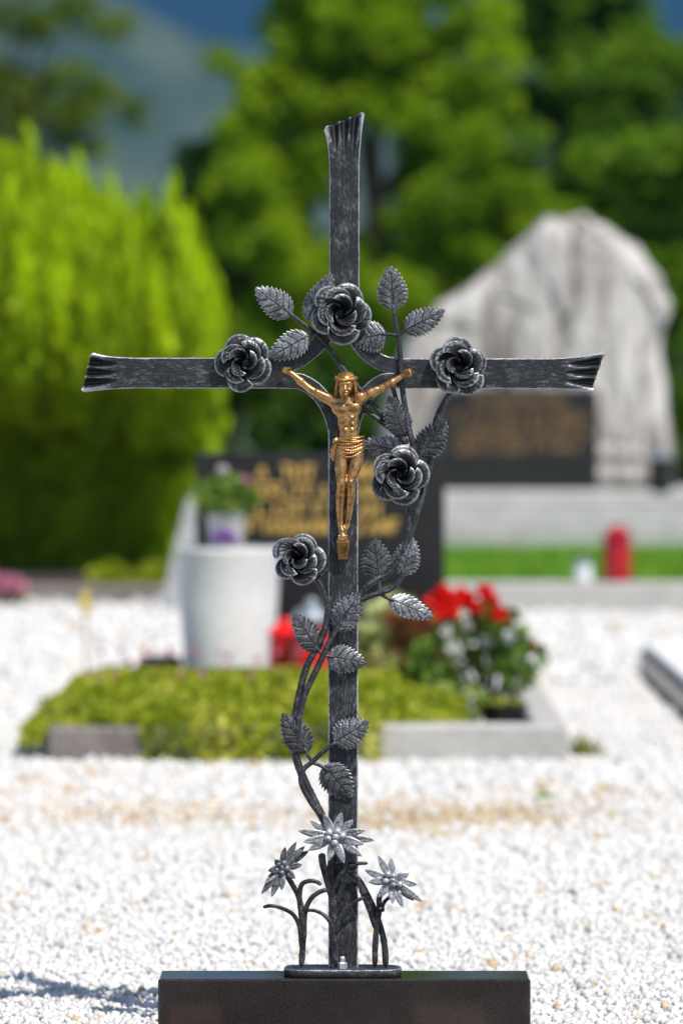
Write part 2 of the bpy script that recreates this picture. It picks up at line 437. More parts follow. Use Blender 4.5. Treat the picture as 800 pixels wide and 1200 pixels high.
# ------------------------------------------------------------------ gravel stones
def gravel():
    r = np.random.default_rng(11)
    ph = (1 + 5 ** .5) / 2
    base = np.array([(-1, ph, 0), (1, ph, 0), (-1, -ph, 0), (1, -ph, 0), (0, -1, ph), (0, 1, ph), (0, -1, -ph), (0, 1, -ph), (ph, 0, -1), (ph, 0, 1), (-ph, 0, -1), (-ph, 0, 1)], float)
    base /= np.linalg.norm(base[0])
    fc = np.array([(0, 11, 5), (0, 5, 1), (0, 1, 7), (0, 7, 10), (0, 10, 11), (1, 5, 9), (5, 11, 4), (11, 10, 2), (10, 7, 6), (7, 1, 8), (3, 9, 4), (3, 4, 2), (3, 2, 6), (3, 6, 8), (3, 8, 9), (4, 9, 5), (2, 4, 11), (6, 2, 10), (8, 6, 7), (9, 8, 1)])
    zones = [(4.5, 6.2, 0.0062, 0.0037, 0.42), (6.2, 8.0, 0.0073, 0.0044, 0.45), (8.0, 11.0, 0.0098, 0.0058, 0.6), (11.0, 18.0, 0.020, 0.0115, 0.9)]
    PX, SZ = [], []
    for d0, d1, sp, sz, marg in zones:
        w1 = d1 * 0.08 + marg
        xs = np.arange(-w1, w1, sp); ys = np.arange(d0, d1, sp)
        X, Y = np.meshgrid(xs, ys); X = X.ravel(); Y = Y.ravel()
        X = X + r.uniform(-.5, .5, len(X)) * sp; Y = Y + r.uniform(-.5, .5, len(Y)) * sp
        k = np.abs(X) < Y * 0.08 + marg; X, Y = X[k], Y[k]
        PX.append(np.stack([X, Y - DIST], 1)); SZ.append(sz * np.exp(np.clip(r.normal(0, 0.42, len(X)), -1, .85)))
    P = np.concatenate(PX); Z = np.concatenate(SZ)
    keep = ~((np.abs(P[:, 0]) < 0.23) & (P[:, 1] < 0.034))           # not under the granite base
    keep &= ~((P[:, 0] > -0.60) & (P[:, 0] < 0.30) & (P[:, 1] > 3.80) & (P[:, 1] < 5.6))
    keep &= ~((P[:, 0] > 0.1) & (P[:, 1] > 9.3)); keep &= ~((P[:, 0] < -.55) & (P[:, 1] > 9.9))
    keep &= ~((P[:, 0] > 0.78) & (P[:, 1] > 2.5) & (P[:, 1] < 6.7))
    P, Z = P[keep], Z[keep]; n = len(P)
    q = r.normal(size=(n, 4)); q /= np.linalg.norm(q, axis=1)[:, None]
    w, x, y, z = q.T
    Rm = np.stack([1 - 2 * (y * y + z * z), 2 * (x * y - z * w), 2 * (x * z + y * w), 2 * (x * y + z * w), 1 - 2 * (x * x + z * z), 2 * (y * z - x * w), 2 * (x * z - y * w), 2 * (y * z + x * w), 1 - 2 * (x * x + y * y)], 1).reshape(n, 3, 3)
    var = base[None] * r.uniform(0.7, 1.25, (24, 12, 1))
    L = var[r.integers(0, 24, n)] * np.stack([r.uniform(.8, 1.35, n), r.uniform(.7, 1.1, n), r.uniform(.5, .9, n)], 1)[:, None, :]
    V = np.einsum('nij,nkj->nki', Rm, L) * Z[:, None, None]
    V[:, :, 0] += P[:, 0:1]; V[:, :, 1] += P[:, 1:2]; V[:, :, 2] += (Z * r.uniform(-0.35, 0.6, n))[:, None]
    F = (fc[None] + (np.arange(n) * 12)[:, None, None]).reshape(-1).astype(np.int32)
    me = bpy.data.meshes.new('gravel'); nf = n * 20
    me.vertices.add(n * 12); me.vertices.foreach_set('co', V.astype(np.float32).ravel())
    me.loops.add(nf * 3); me.loops.foreach_set('vertex_index', F)
    me.polygons.add(nf); me.polygons.foreach_set('loop_start', np.arange(0, nf * 3, 3, dtype=np.int32))
    me.update(calc_edges=True)
    tone = 0.36 + 0.62 * r.beta(2.8, 1.0, n)
    # scattered tan stones, many of them in two patches of dry soil
    u = P[:, 0]; v = P[:, 1]
    pr = 0.03 + 0.85 * np.exp(-((u - 0.20) / 0.24) ** 2 - ((v - 2.65) / 0.24) ** 2) + 0.6 * np.exp(-((u + 0.34) / 0.24) ** 2 - ((v - 2.7) / 0.22) ** 2) + 0.3 * np.exp(-((u + 0.55) / 0.2) ** 2 - ((v - 3.3) / 0.25) ** 2) + 0.25 * np.exp(-((u - 0.45) / 0.2) ** 2 - ((v - 3.1) / 0.12) ** 2)
    tan = r.uniform(0, 1, n) < pr
    tone = np.where(tan, r.uniform(0.02, 0.25, n), tone)
    a = me.attributes.new('tone', 'FLOAT', 'POINT'); a.data.foreach_set('value', np.repeat(tone, 12).astype(np.float32))
    m, t, b = nodes('marble_chips')
    at_ = N(t, 'ShaderNodeAttribute', attribute_name='tone')
    rp = ramp(t, [(0.0, (0.50, 0.34, 0.17)), (0.26, (0.60, 0.50, 0.36)), (0.32, (0.24, 0.24, 0.235)), (0.5, (0.48, 0.475, 0.46)), (0.75, (0.65, 0.64, 0.62)), (1.0, (0.77, 0.76, 0.74))], at_.outputs['Fac'])
    nn = noise(t, coords(t), 260, 4); mx = N(t, 'ShaderNodeMix', data_type='RGBA', blend_type='MULTIPLY'); mx.inputs[0].default_value = 0.35
    r2 = ramp(t, [(0.3, (0.7, 0.7, 0.7)), (0.7, (1, 1, 1))], nn)
    t.links.new(rp.outputs[0], mx.inputs[6]); t.links.new(r2.outputs[0], mx.inputs[7]); t.links.new(mx.outputs[2], b.inputs['Base Color'])
    b.inputs['Roughness'].default_value = 0.75
    o = link('gravel', me, m, None, smooth=False)
    tag(o, 'white crushed marble gravel with tan patches', kind='stuff')
gravel()

# dry grass in the gravel
def blades(name, P, h, w, mat, seed, lean=0.5, parent=None):
    r = np.random.default_rng(seed); n = len(P)
    th = r.uniform(0, 6.28, n); D = np.stack([np.cos(th), np.sin(th), 0 * th], 1)
    Q = np.stack([-np.sin(th + r.normal(0, .6, n)), np.cos(th), 0 * th], 1)
    hh = (h * r.uniform(0.5, 1.2, n))[:, None]; ln = hh * (lean * r.uniform(0.2, 1.3, n))[:, None]
    up = np.array([0, 0, 1.0])
    V = np.stack([P - Q * w, P + Q * w, P + D * ln * 0.4 + up * hh * 0.6 + Q * w * .7, P + D * ln * 0.4 + up * hh * 0.6 - Q * w * .7, P + D * ln + up * hh], 1)
    base = (np.arange(n) * 5)[:, None]
    F4 = base + np.array([0, 1, 2, 3]); F3 = base + np.array([3, 2, 4])
    me = bpy.data.meshes.new(name)
    me.vertices.add(n * 5); me.vertices.foreach_set('co', V.astype(np.float32).ravel())
    lo = np.concatenate([F4.ravel(), F3.ravel()]).astype(np.int32)
    me.loops.add(len(lo)); me.loops.foreach_set('vertex_index', lo)
    me.polygons.add(2 * n); me.polygons.foreach_set('loop_start', np.concatenate([np.arange(n) * 4, n * 4 + np.arange(n) * 3]).astype(np.int32))
    me.update(calc_edges=True)
    a = me.attributes.new('tone', 'FLOAT', 'POINT'); a.data.foreach_set('value', np.repeat(r.uniform(0, 1, n), 5).astype(np.float32))
    return link(name, me, mat, parent, smooth=False)
r_ = np.random.default_rng(5)
pp = []
for (cx, cy, sx, sy, k) in ((0.18, 2.65, .16, .10, 420), (0.06, 2.45, .05, .06, 120), (0.40, 2.75, .1, .06, 90), (-.33, 2.55, .10, .07, 70)):
    pp.append(np.stack([r_.normal(cx, sx, k), r_.normal(cy, sy, k), np.full(k, 0.004)], 1))
tag(blades('dry_grass', np.concatenate(pp), 0.014, 0.0012, L_DRY, 6, 1.6), 'dry straw coloured grass among the gravel', kind='stuff')

# ------------------------------------------------------------------ the lawn grave with the white rock (18 m away)
LD = gd(722)                                             # kerb face
x1L, x0L = 2.4, 0.12
k = MB(); box(k, x0L, x1L, LD - DIST, LD - DIST + 0.10, 0, 0.112, 0.008)
tag(k.build('kerb', CONCRETE, smooth=False), 'pale concrete kerb in front of the green grave lawn', 'kerb')
k = MB(); box(k, x0L, x1L, LD - DIST + 0.103, 13.4, 0, 0.085)
tag(k.build('lawn_soil', plain('lawn_soil', (0.05, 0.09, 0.02), 0.95), smooth=False), kind='structure', label='raised soil under the grave lawn')
r_ = np.random.default_rng(8); n = 16000
P = np.stack([r_.uniform(x0L + .05, x1L, n), r_.uniform(LD - DIST + 0.14, 12.62, n), np.full(n, 0.084)], 1)
tag(blades('grass', P, 0.05, 0.004, L_GRASS, 9), 'short green grass covering the grave of the white rock', kind='stuff')

# white rock headstone
RK = 18.0
sil = [(446, 577), (440, 520), (452, 462), (470, 414), (476, 398), (502, 372), (515, 354), (543, 339), (565, 320), (583, 309), (600, 289), (622, 272), (630, 261), (642, 252), (664, 255), (686, 249), (698, 259), (712, 262), (731, 276), (750, 285), (762, 306), (776, 321), (781, 340), (788, 352), (786, 372), (778, 388), (776, 412), (783, 450), (786, 492), (792, 535), (793, 577)]
def rock_headstone():
    t0 = thing('rock_headstone', at(620, 577, RK), 'large pale rough rock gravestone with a dark plaque on the right', 'gravestone')
    S_ = np.array([[at(x, y, RK).x, at(x, y, RK).z] for x, y in sil])
    P = np.concatenate([catmull(S_, 90)])
    P = np.stack([np.interp(np.linspace(0, len(S_) - 1, 260), np.arange(len(S_)), S_[:, q_]) for q_ in (0, 1)], 1); c = np.array([P[:, 0].mean(), 0.80]); mb = MB()
    r = np.random.default_rng(4); y0 = RK - DIST
    K = [(r.normal(0, 1, 2) * f_ * np.array([1.0, .25]), r.uniform(0, 6.28), a_) for f_, a_ in ((7, .022), (12, .014), (20, .008), (31, .006), (48, .004), (75, .003)) for _ in range(3)]
    def rough(Q): return sum(a_ * (1 - 2 * np.abs(np.sin(Q @ k_ + p_))) for k_, p_, a_ in K)
    cells = np.stack([r.uniform(-.1, 1.6, 46), r.uniform(.2, 1.6, 46)], 1); gr_ = r.normal(0, .035, (46, 2)) * np.array([1.3, .6]); of_ = r.normal(0, .008, 46)
    base_rough = rough
    def rough(Q):
        dd = ((Q[:, None, 0] - cells[None, :, 0]) * 1.5) ** 2 + ((Q[:, None, 1] - cells[None, :, 1]) * .75) ** 2
        i_ = dd.argmin(1); return of_[i_] + ((Q - cells[i_]) * gr_[i_]).sum(1) + .42 * base_rough(Q)
    J = 1 + .10 * rough(np.stack([P[:, 0] * 1.3, P[:, 1] * 2.2], 1))[:, None]
    P = c + (P - c) * J; rings = []
    for sc in np.concatenate([np.linspace(.0, .95, 60), [.97, .985, .995, 1.0]]):
        Q = c + (P - c) * max(sc, .001); rings.append(np.stack([Q[:, 0], y0 + .03 + .09 * max(0, (sc - .8) / .2) ** 3 + rough(Q) * (1 if sc < .98 else .5), Q[:, 1]], 1))
    for sc, dy in ((.995, .24), (.95, .32), (.6, .36), (.001, .36)):
        Q = c + (P - c) * sc; rings.append(np.stack([Q[:, 0], y0 + dy + 0 * Q[:, 0], Q[:, 1]], 1))
    loft(mb, np.array(rings), closed=True)
    mb.build('rock', ROCK, t0, angle=28)
    p = MB(); a, b_ = at(516, 572, RK - 0.10), at(701, 455, RK - 0.10)
    box(p, a.x, b_.x, RK - DIST - 0.10, RK - DIST + 0.02, a.z, b_.z, 0.004)
    pl = p.build('plaque', GRANITE_BACK, t0, smooth=False)
    tx = MB(); glyph_rows(tx, [(556, 666, 470), (535, 690, 489), (536, 690, 507), (533, 692, 524)], 11, RK - 0.10 - 0.003, 21)
    tx.build('inscription', GOLD_DIM, pl, smooth=False)
    return t0
def glyph_rows(mb, rows, hpx, d, seed):
    """raised metal letter strokes too far out of focus to read"""
    r = random.Random(seed); k = d / DIST / 1000
    G = [[(0, 0, 0, 1), (0, 1, 1, 1), (0, .5, .8, .5)], [(0, 0, 0, 1), (1, 0, 1, 1), (0, .5, 1, .5)], [(0, 0, 0, 1), (0, 0, 1, 0)], [(.5, 0, .5, 1), (0, 1, 1, 1)],
         [(0, 0, 0, 1), (0, 1, 1, .6), (1, .6, 0, .5), (.3, .5, 1, 0)], [(0, 0, .5, 1), (.5, 1, 1, 0), (.2, .4, .8, .4)], [(0, 0, 0, 1), (0, 1, 1, 0), (1, 0, 1, 1)], [(0, 0, 0, 1), (0, 0, 1, 0), (0, 1, 1, 1), (0, .5, .8, .5)], [(0, 0, 1, 0), (1, 0, 1, 1), (1, 1, 0, 1), (0, 1, 0, 0)]]
    for (xa, xb, yc) in rows:
        x = xa
        while x < xb - 4:
            w = hpx * r.uniform(0.55, 0.7)
            for (ax, ay, bx, by) in r.choice(G):
                A = at(x + ax * w, yc + hpx / 2 - ay * hpx, d); B = at(x + bx * w, yc + hpx / 2 - by * hpx, d)
                T = (B - A); L = T.length
                if L < 1e-6: continue
                T /= L; Nn = Vector((-T.z, 0, T.x)) * (hpx * 0.11 * k); T2 = T * (hpx * 0.05 * k)
                q = [A - T2 - Nn, B + T2 - Nn, B + T2 + Nn, A - T2 + Nn]
                V = [(p.x, p.y, p.z) for p in q] + [(p.x, p.y + 0.003, p.z) for p in q]
                mb.add(V, [(0, 1, 2, 3), (7, 6, 5, 4), (0, 4, 5, 1), (1, 5, 6, 2), (2, 6, 7, 3), (3, 7, 4, 0)])
            x += w + hpx * r.choice([0.28, 0.28, 0.28, 0.7])
GOLD_DIM = plain('dull_gold_lettering', (0.30, 0.18, 0.075), 0.6, 0.2)
rock_headstone()
pz = MB()
box(pz, at(430, 0, 17.8).x, 2.2, 12.58, 13.6, 0.08, 0.22, 0.01); box(pz, at(436, 0, 17.8).x, 2.0, 12.66, 13.5, 0.221, 0.336, 0.012)
tag(pz.build('stone_plinth', GREY_GRANITE, smooth=False), 'white stepped stone plinth carrying the pale rock gravestone', 'plinth')

def lantern(px, ybot, ytop, wpx, d, body, label, group=None, cap=None, shape=0, z0=None):
    b = at(px, ybot, d); k = d / DIST / 1000
    if z0 is not None: b.z = z0
    h = (ybot - ytop) * k; w = wpx * k / 2
    t0 = thing('grave_lantern', b, label, 'lantern', group)
    m = MB()
    lathe(m, [(w * .75, b.z), (w * .95, b.z + h * .03), (w, b.z + h * .2), (w * .96, b.z + h * .55), (w * .9, b.z + h * .74), (w * .86, b.z + h * .76)], b.x, b.y)
    m.build('cup', body, t0, angle=40)
    c = MB()
    lathe(c, [(w * .8, b.z + h * .762), (w * 1.12, b.z + h * .772), (w * 1.13, b.z + h * .80), (w * .95, b.z + h * .82), (w * .80, b.z + h * .88), (w * .5, b.z + h * .915), (w * .34, b.z + h * .92), (w * .34, b.z + h * .97), (w * .2, b.z + h)], b.x, b.y)
    c.build('lid', cap or body, t0, angle=40)
    return t0
lantern(723, 681, 614, 34, LD + 0.05, DARK_RED, 'tall dark red grave lantern on the pale kerb', z0=0.1125)
lantern(683, 684, 655, 22, LD + 0.045, CLEAR, 'small white glass grave light on the pale kerb', cap=TIN, z0=0.1125)
lantern(774, 577, 528, 30, 17.7, BLACKP, 'dark metal grave lantern at the foot of the pale rock', cap=TIN, z0=0.337)

# ------------------------------------------------------------------ left background: thuja, kerb, flowers
def thuja():
    base = at(70, 680, 17.0); t0 = thing('thuja_bush', (base.x, base.y, 0), 'big yellow green thuja bush of upright feathery sprays', 'bush')
    r = np.random.default_rng(31)
    m = MB()
    for k in range(7):
        a = r.uniform(0, 6.28); q = r.uniform(.05, .3)
        by = base.y + .32; tube(m, [(base.x + .05 * math.cos(a), by + .05 * math.sin(a), -.02), (base.x + q * .5 * math.cos(a), by + q * .5 * math.sin(a) - .08, .5), (base.x + q * math.cos(a), by + q * math.sin(a) - .25, 1.2)], [.035, .02, .008], 7)
    m.build('trunk', BARK, t0)
    sx = [-130, -80, -40, 0, 30, 55, 88, 112, 135, 165, 200, 225, 245, 262, 272]
    sy = [260, 185, 166, 172, 148, 196, 180, 214, 204, 232, 206, 246, 300, 365, 420]
    P, tn = [], []
    def plume(x, top, ra, dep, zlen, n, tone, zmin=.02):
        c = at(x, top, 17.0); zt = c.z; zb = max(zmin, zt - zlen)
        u = r.beta(1.15, 1.15, n)
        rad = ra * np.minimum(1, (1 - u) * 2.0 + .03) ** .9 * np.minimum(1, .5 + u * 1.6)
        th = r.uniform(0, 6.28, n); q = rad * np.sqrt(r.uniform(.3, 1, n)); zz = zb + (zt - zb) * u
        pull = np.interp(zz, [0, .35, .75, 1.1], [.62, .70, .90, 1]); pully = np.interp(zz, [0, .45, .8, 1.1], [.10, .30, .85, 1])
        X = base.x + (c.x - base.x) * pull + q * np.cos(th) + .02 * np.sin(zz * 9 + x)
        Y = base.y + (dep + q * np.sin(th)) * pully + .22 * (1 - pully)
        P.append(np.stack([X, Y, zz], 1)); tn.append(np.full(n, tone) + .22 * (u - .5))
    for x in range(-90, 260, 26):                                   # inner mass
        plume(x, np.interp(x, sx, sy) + 16, .15, r.uniform(-.25, .2), 1.5, 1900, r.uniform(.35, .6))
    for i in range(92):                                             # outer sprays
        x = r.uniform(-110, 262); f_ = r.uniform(0, 1); top = np.interp(x, sx, sy) + 150 * f_ ** 1.2 + r.uniform(-3, 12)
        dep = -.15 - .65 * f_ ** .8 * (1 - .5 * abs((x - 70) / 200) ** 2) + r.normal(0, .05)
        plume(x, top, r.uniform(.065, .105), dep, r.uniform(.40, .7), 620, r.uniform(.25, .9), .54 if dep < -.3 else .02)
    for x, y in ((30, 148), (0, 170), (88, 180), (135, 203), (200, 205), (-40, 166), (168, 226), (225, 244), (110, 206), (60, 186), (245, 298), (258, 352), (268, 410)):
        plume(x, y, .085, r.uniform(-.1, .1), .9, 800, r.uniform(.5, .95))
    for x in range(-60, 215, 30): plume(x, 470 + r.uniform(-20, 20), .2, .25, 1.0, 1500, .45)
    P = np.concatenate(P)
    leaves('crown', P, 0.036, L_THUJA, t0, np.concatenate(tn), axis=(0, 0, 1.6), spread=.45, aspect=.2, seed=3)
thuja()
k = MB(); dk = gd(712); box(k, -2.2, at(205, 0, dk).x, dk - DIST, dk - DIST + .12, 0, .075, .008)
tag(k.build('kerb', CONCRETE_DARK, smooth=False), 'low dark grey kerb in front of the thuja bush', 'kerb')
k = MB(); k.add([(-3.2, dk - DIST + .121, .03), (at(205, 0, dk).x, dk - DIST + .121, .03), (at(205, 0, dk).x, 13.6, .03), (-3.2, 13.6, .03)], [(0, 1, 2, 3)])
tag(k.build('soil', SOIL, smooth=False), kind='structure', label='dark soil of the bed under the thuja bush')

def small_plant(name, px, ybot, d, wpx, hpx, mat, label, cat, n=400, size=.012, flowers=None, seed=1, tone=.6, z0=0.0):
    b = at(px, ybot, d); k = d / DIST / 1000; b.z = z0
    t0 = thing(name, b, label, cat); r = np.random.default_rng(seed)
    w, h = wpx * k / 2, hpx * k
    d_ = r.normal(size=(n, 3)); d_ /= np.linalg.norm(d_, axis=1)[:, None]; q = r.uniform(.2, 1, n) ** .5
    P = np.array([b.x, b.y, b.z + h * .52]) + d_ * q[:, None] * np.array([w, w, h * .48])
    for i in range(5):
        e = P[r.integers(0, n)]; m = MB()
        tube(m, [(b.x, b.y, b.z), (b.x * .5 + e[0] * .5, b.y * .5 + e[1] * .5, (b.z + e[2]) / 2 + .01), tuple(e)], [.004, .003, .002], 5)
        m.build('stem', STEMG, t0)
    leaves('foliage', P, size, mat, t0, np.full(n, tone), axis=(0, -.3, .6), seed=seed)
    if flowers:
        for (fx, fy, fr, fm) in flowers:
            c = at(fx, fy, d - w * .7); bloom('flower', c, fr * k, fm, t0, seed + int(fx))
    return t0
def bloom(name, c, rad, mat, parent, seed):
    r = np.random.default_rng(seed); mb_n = 46
    d_ = r.normal(size=(mb_n, 3)); d_ /= np.linalg.norm(d_, axis=1)[:, None]
    P = np.array(c) + d_ * rad * r.uniform(.45, .85, mb_n)[:, None]
    return leaves(name, P, rad * .48, mat, parent, np.full(mb_n, .5), aspect=.8, seed=seed)
small_plant('leafy_plant', 128, 708, 15.4, 60, 42, L_HEDGE, 'light green low plant beside the dark kerb, left of another one', 'plant', 320, .022, seed=11, tone=.55)
small_plant('leafy_plant', 182, 706, 15.2, 50, 48, L_HEDGE, 'light green low plant under the thuja, next to the pale stone post', 'plant', 300, .022, seed=12, tone=.5)
small_plant('flowering_plant', 4, 712, 14.7, 54, 40, L_BUSH, 'low plant with pink blossoms at the left edge', 'plant', 200, .018, [(-6, 682, 13, P_PINK), (9, 684, 13, P_PINK), (22, 688, 11, P_PINK), (2, 692, 11, P_PINK)], 13)

# ------------------------------------------------------------------ the grave behind the cross (9 to 11 m away)
D0 = gd(895)
XL, XR, YB = -0.605, 0.466, 10.75 - DIST
k = MB(); y0 = D0 - DIST
box(k, 0.04, XR, y0, y0 + .075, 0, .079, .007); 
kk = k.build('kerb', CONCRETE, smooth=False)
tag(kk, 'light concrete front kerb below the red flowering bush', 'kerb')
k = MB(); box(k, XL, 0.037, y0 + .002, y0 + .077, 0, .074, .007)
tag(k.build('kerb', CONCRETE_DARK, smooth=False), 'dark brownish front kerb half hidden under the yellow green ground cover', 'kerb')
k = MB(); box(k, XR - .07, XR, y0 + .078, YB, 0, .079, .007)
tag(k.build('kerb', CONCRETE, smooth=False), 'light concrete side kerb running back from the front kerb', 'kerb')
k = MB(); box(k, XL, XL + .07, y0 + .08, YB, 0, .074, .007)
tag(k.build('kerb', CONCRETE_DARK, smooth=False), 'dark brownish side kerb at the left end of the ground cover', 'kerb')
k = MB(); k.add([(XL + .071, y0 + .08, .03), (.30, y0 + .08, .03), (.30, YB, .03), (XL + .071, YB, .03)], [(0, 1, 2, 3)])
tag(k.build('soil', SOIL, smooth=False), 'dark soil of the planted grave bed', kind='structure')

def headstone():
    d = 10.85; a, b_ = at(229, 0, d), at(521, 0, d); zt = at(0, 531, d).z
    t0 = thing('headstone', ((a.x + b_.x) / 2, d - DIST, 0), 'upright black granite headstone with gold inscription behind the cross', 'gravestone')
    m = MB(); box(m, a.x - .03, b_.x + .03, d - DIST - .06, d - DIST + .14, 0, .10, .006); m.build('base', GRANITE_BACK, t0, smooth=False)
    m = MB(); box(m, a.x, b_.x, d - DIST, d - DIST + .09, .1005, zt, .005); s = m.build('slab', GRANITE_BACK, t0, smooth=False)
    tx = MB(); glyph_rows(tx, [(302, 318, 553), (330, 376, 553), (392, 446, 553), (302, 446, 575), (302, 452, 597), (290, 466, 617)], 15, d - .003, 5)
    tx.build('inscription', GOLD, s, smooth=False)
headstone()

def planter():
    d = 10.35; zt = at(0, 641, d).z; c = at(268, 0, d)
    t0 = thing('tall_planter', (c.x, d - DIST, 0), 'tall tapered white square planter in front of the black headstone', 'planter')
    yc = d - DIST; h0, h1 = .102, .128
    m = MB(); lathe(m, [(h0 - .01, 0), (h0, .008), (h0 + .008, .12), (h0 + .017, .25), (h1 - .003, zt - .02), (h1, zt - .012), (h1, zt - .003), (h1 - .003, zt), (h1 - .014, zt), (h1 - .018, zt - .05)], c.x, yc, 48)
    m.build('body', CONCRETE_WHITE, t0, angle=40)
    m = MB(); lathe(m, [(h1 - .019, zt - .049), (h1 - .019, zt - .045)], c.x, yc, 32); m.build('soil', SOIL, t0, smooth=False)
    # potted plant standing in it
    k = d / DIST / 1000; p = at(265, 640, d); zb = zt - .044
    t1 = thing('potted_plant', (p.x, p.y, zb), 'small potted green plant in a silver pot on the white planter', 'plant')
    m = MB(); w = 22 * k
    lathe(m, [(w * .7, zb), (w * .92, zb + .06), (w, zb + .115), (w * 1.06, zb + .12), (w * 1.06, zb + .132), (w * .9, zb + .13), (w * .85, zb + .11)], p.x, p.y)
    m.build('pot', SILVER_POT, t1, angle=40)
    r = np.random.default_rng(3); n = 750; top = zb + .13
    d_ = r.normal(size=(n, 3)); d_ /= np.linalg.norm(d_, axis=1)[:, None]
    P = np.array([p.x, p.y, top + .035]) + d_ * (r.uniform(.2, 1, n) ** .5)[:, None] * np.array([40 * k, 36 * k, 27 * k])
    leaves('foliage', P, .013, L_BUSH, t1, np.full(n, .62), axis=(0, -.3, .6), seed=4)
    for i, (fx, fy, fm) in enumerate(((260, 551, P_WHITE), (288, 562, P_PINK))):
        bloom('flower', at(fx, fy, d - .05), 6 * k, fm, t1, 60 + i)
    t2 = thing('flower_bunch', at(262, 632, d - .07), 'tiny bunch of purple flowers against the silver pot', 'flowers')
    b0 = at(262, 632, d - .07); 
    m = MB(); tube(m, [(b0.x, b0.y + .012, zt - .046), (b0.x, b0.y, b0.z)], [.003, .002], 5); m.build('stem', STEMG, t2)
    for i, (fx, fy) in enumerate(((254, 630), (264, 626), (272, 632))): bloom('flower', at(fx, fy, d - .07), 7 * k, P_PURPLE, t2, 70 + i)
planter()
m = MB(); rings = []
for xl, xr, z in ((187, 262, 0), (204, 258, .22), (219, 252, .385), (226, 248, .405)):
    A, B = at(xl, 0, 14.4).x, at(xr, 0, 14.4).x; rings.append([(A, 9.36, z), (B, 9.36, z), (B, 9.52, z), (A, 9.52, z)])
loft(m, np.array(rings)); tag(m.build('stone_post', plain('grey_stone', (0.42, 0.43, 0.43), 0.8), smooth=False), 'narrow pale grey stone post behind the white planter', 'post')
m = MB(); p = at(186, 0, 10.4); box(m, p.x - .05, p.x + .055, 5.36, 5.46, 0, .115, .012)
tag(m.build('grave_stone_block', GRANITE_BACK, smooth=False), 'small low dark stone block left of the white planter', 'block')
t0 = thing('plant_marker', at(100, 785, 10.4), 'thin stake with a yellowish tag standing in the gravel', 'marker')
p = at(100, 0, 11.2); m = MB(); tube(m, [(p.x, 6.2, -.01), (p.x + .002, 6.2, .245)], [.003, .003], 6); m.build('stake', WOOD, t0)
m = MB(); box(m, p.x - .012, p.x + .014, 6.188, 6.196, .175, .235, .001); m.build('tag', YELLOW, t0, smooth=False)
lantern(332, 790, 694, 36, 10.15, RED_GLASS, 'red grave lantern with a red lid next to the white planter', z0=.0305)
lantern(365, 790, 668, 46, 10.05, RED_GLASS, 'red grave lantern with a grey tin lid behind the vine', cap=TIN, z0=.0305)

# low ground cover spilling over the kerb
def ground_cover():
    r = np.random.default_rng(17); n = 26000
    xa, xb = at(22, 0, 8.8).x, at(545, 0, 9.0).x
    t0 = thing('ground_cover_shrub', ((xa + xb) / 2, y0 + .5, .03), 'wide low yellow green cushion shrub spilling over the dark kerb', 'shrub')
    X = r.uniform(xa, xb, n); V = r.uniform(0, 1, n)
    ph = r.uniform(0, 6.28, 6)
    edge = sm(xa - .01, xa + .16, X) * (1 - .75 * sm(xb - .28, xb, X))
    front = y0 - .10 * np.clip(np.minimum(sm(-.50, -.33, X), 1 - sm(0.06, .12, X)), 0, 1) + .05
    Y = front + V ** 1.3 * (5.15 - front) * (0.55 + .45 * edge)
    H = (.165 + .022 * np.sin(ph[0] + X * 13) + .020 * np.sin(ph[1] + X * 31 + Y * 11) + .012 * np.sin(ph[2] + Y * 17)) * (.35 + .65 * edge)
    dome = np.clip(np.sqrt(np.clip((V + .10) / .42, 0, 1)), 0, 1)
    zt = np.minimum(H, np.maximum(.05, .762 - .338 * (Y + DIST) / 5 + .012 * np.sin(X * 23 + Y * 9))) * dome + .015
    spill = (front < y0 + .03)
    z = zt * r.uniform(.45, 1, n) ** .5
    low = spill & (V < .22); z = np.where(low, zt * r.uniform(.05, 1, n), np.maximum(z, .06 * (V > .1)))
    P = np.stack([X, Y + .01 * r.normal(size=n), z], 1)
    patch = .48 + .26 * np.sin(X * 21 + ph[3]) * np.sin(Y * 17 + ph[4]) + .12 * np.sin(X * 57 + Y * 40)
    leaves('foliage', P, .0105, L_HEDGE, t0, patch, axis=(0, -.25, .7), seed=18, aspect=.6)
    for i in range(14):
        x = r.uniform(xa + .1, xb - .1); y = r.uniform(y0 + .15, 4.9); m = MB()
        tube(m, [(x, y, .028), (x + r.normal(0, .02), y - .03, .07), (x + r.normal(0, .05), y - .06, .11)], [.004, .003, .002], 5); m.build('stem', BARK, t0)
    for i in range(34):
        c = (r.uniform(xa + .1, xb - .15), r.uniform(y0 + .2, 4.9), .165)
        bloom('flower', c, .007, P_PINK, t0, 90 + i)
ground_cover()

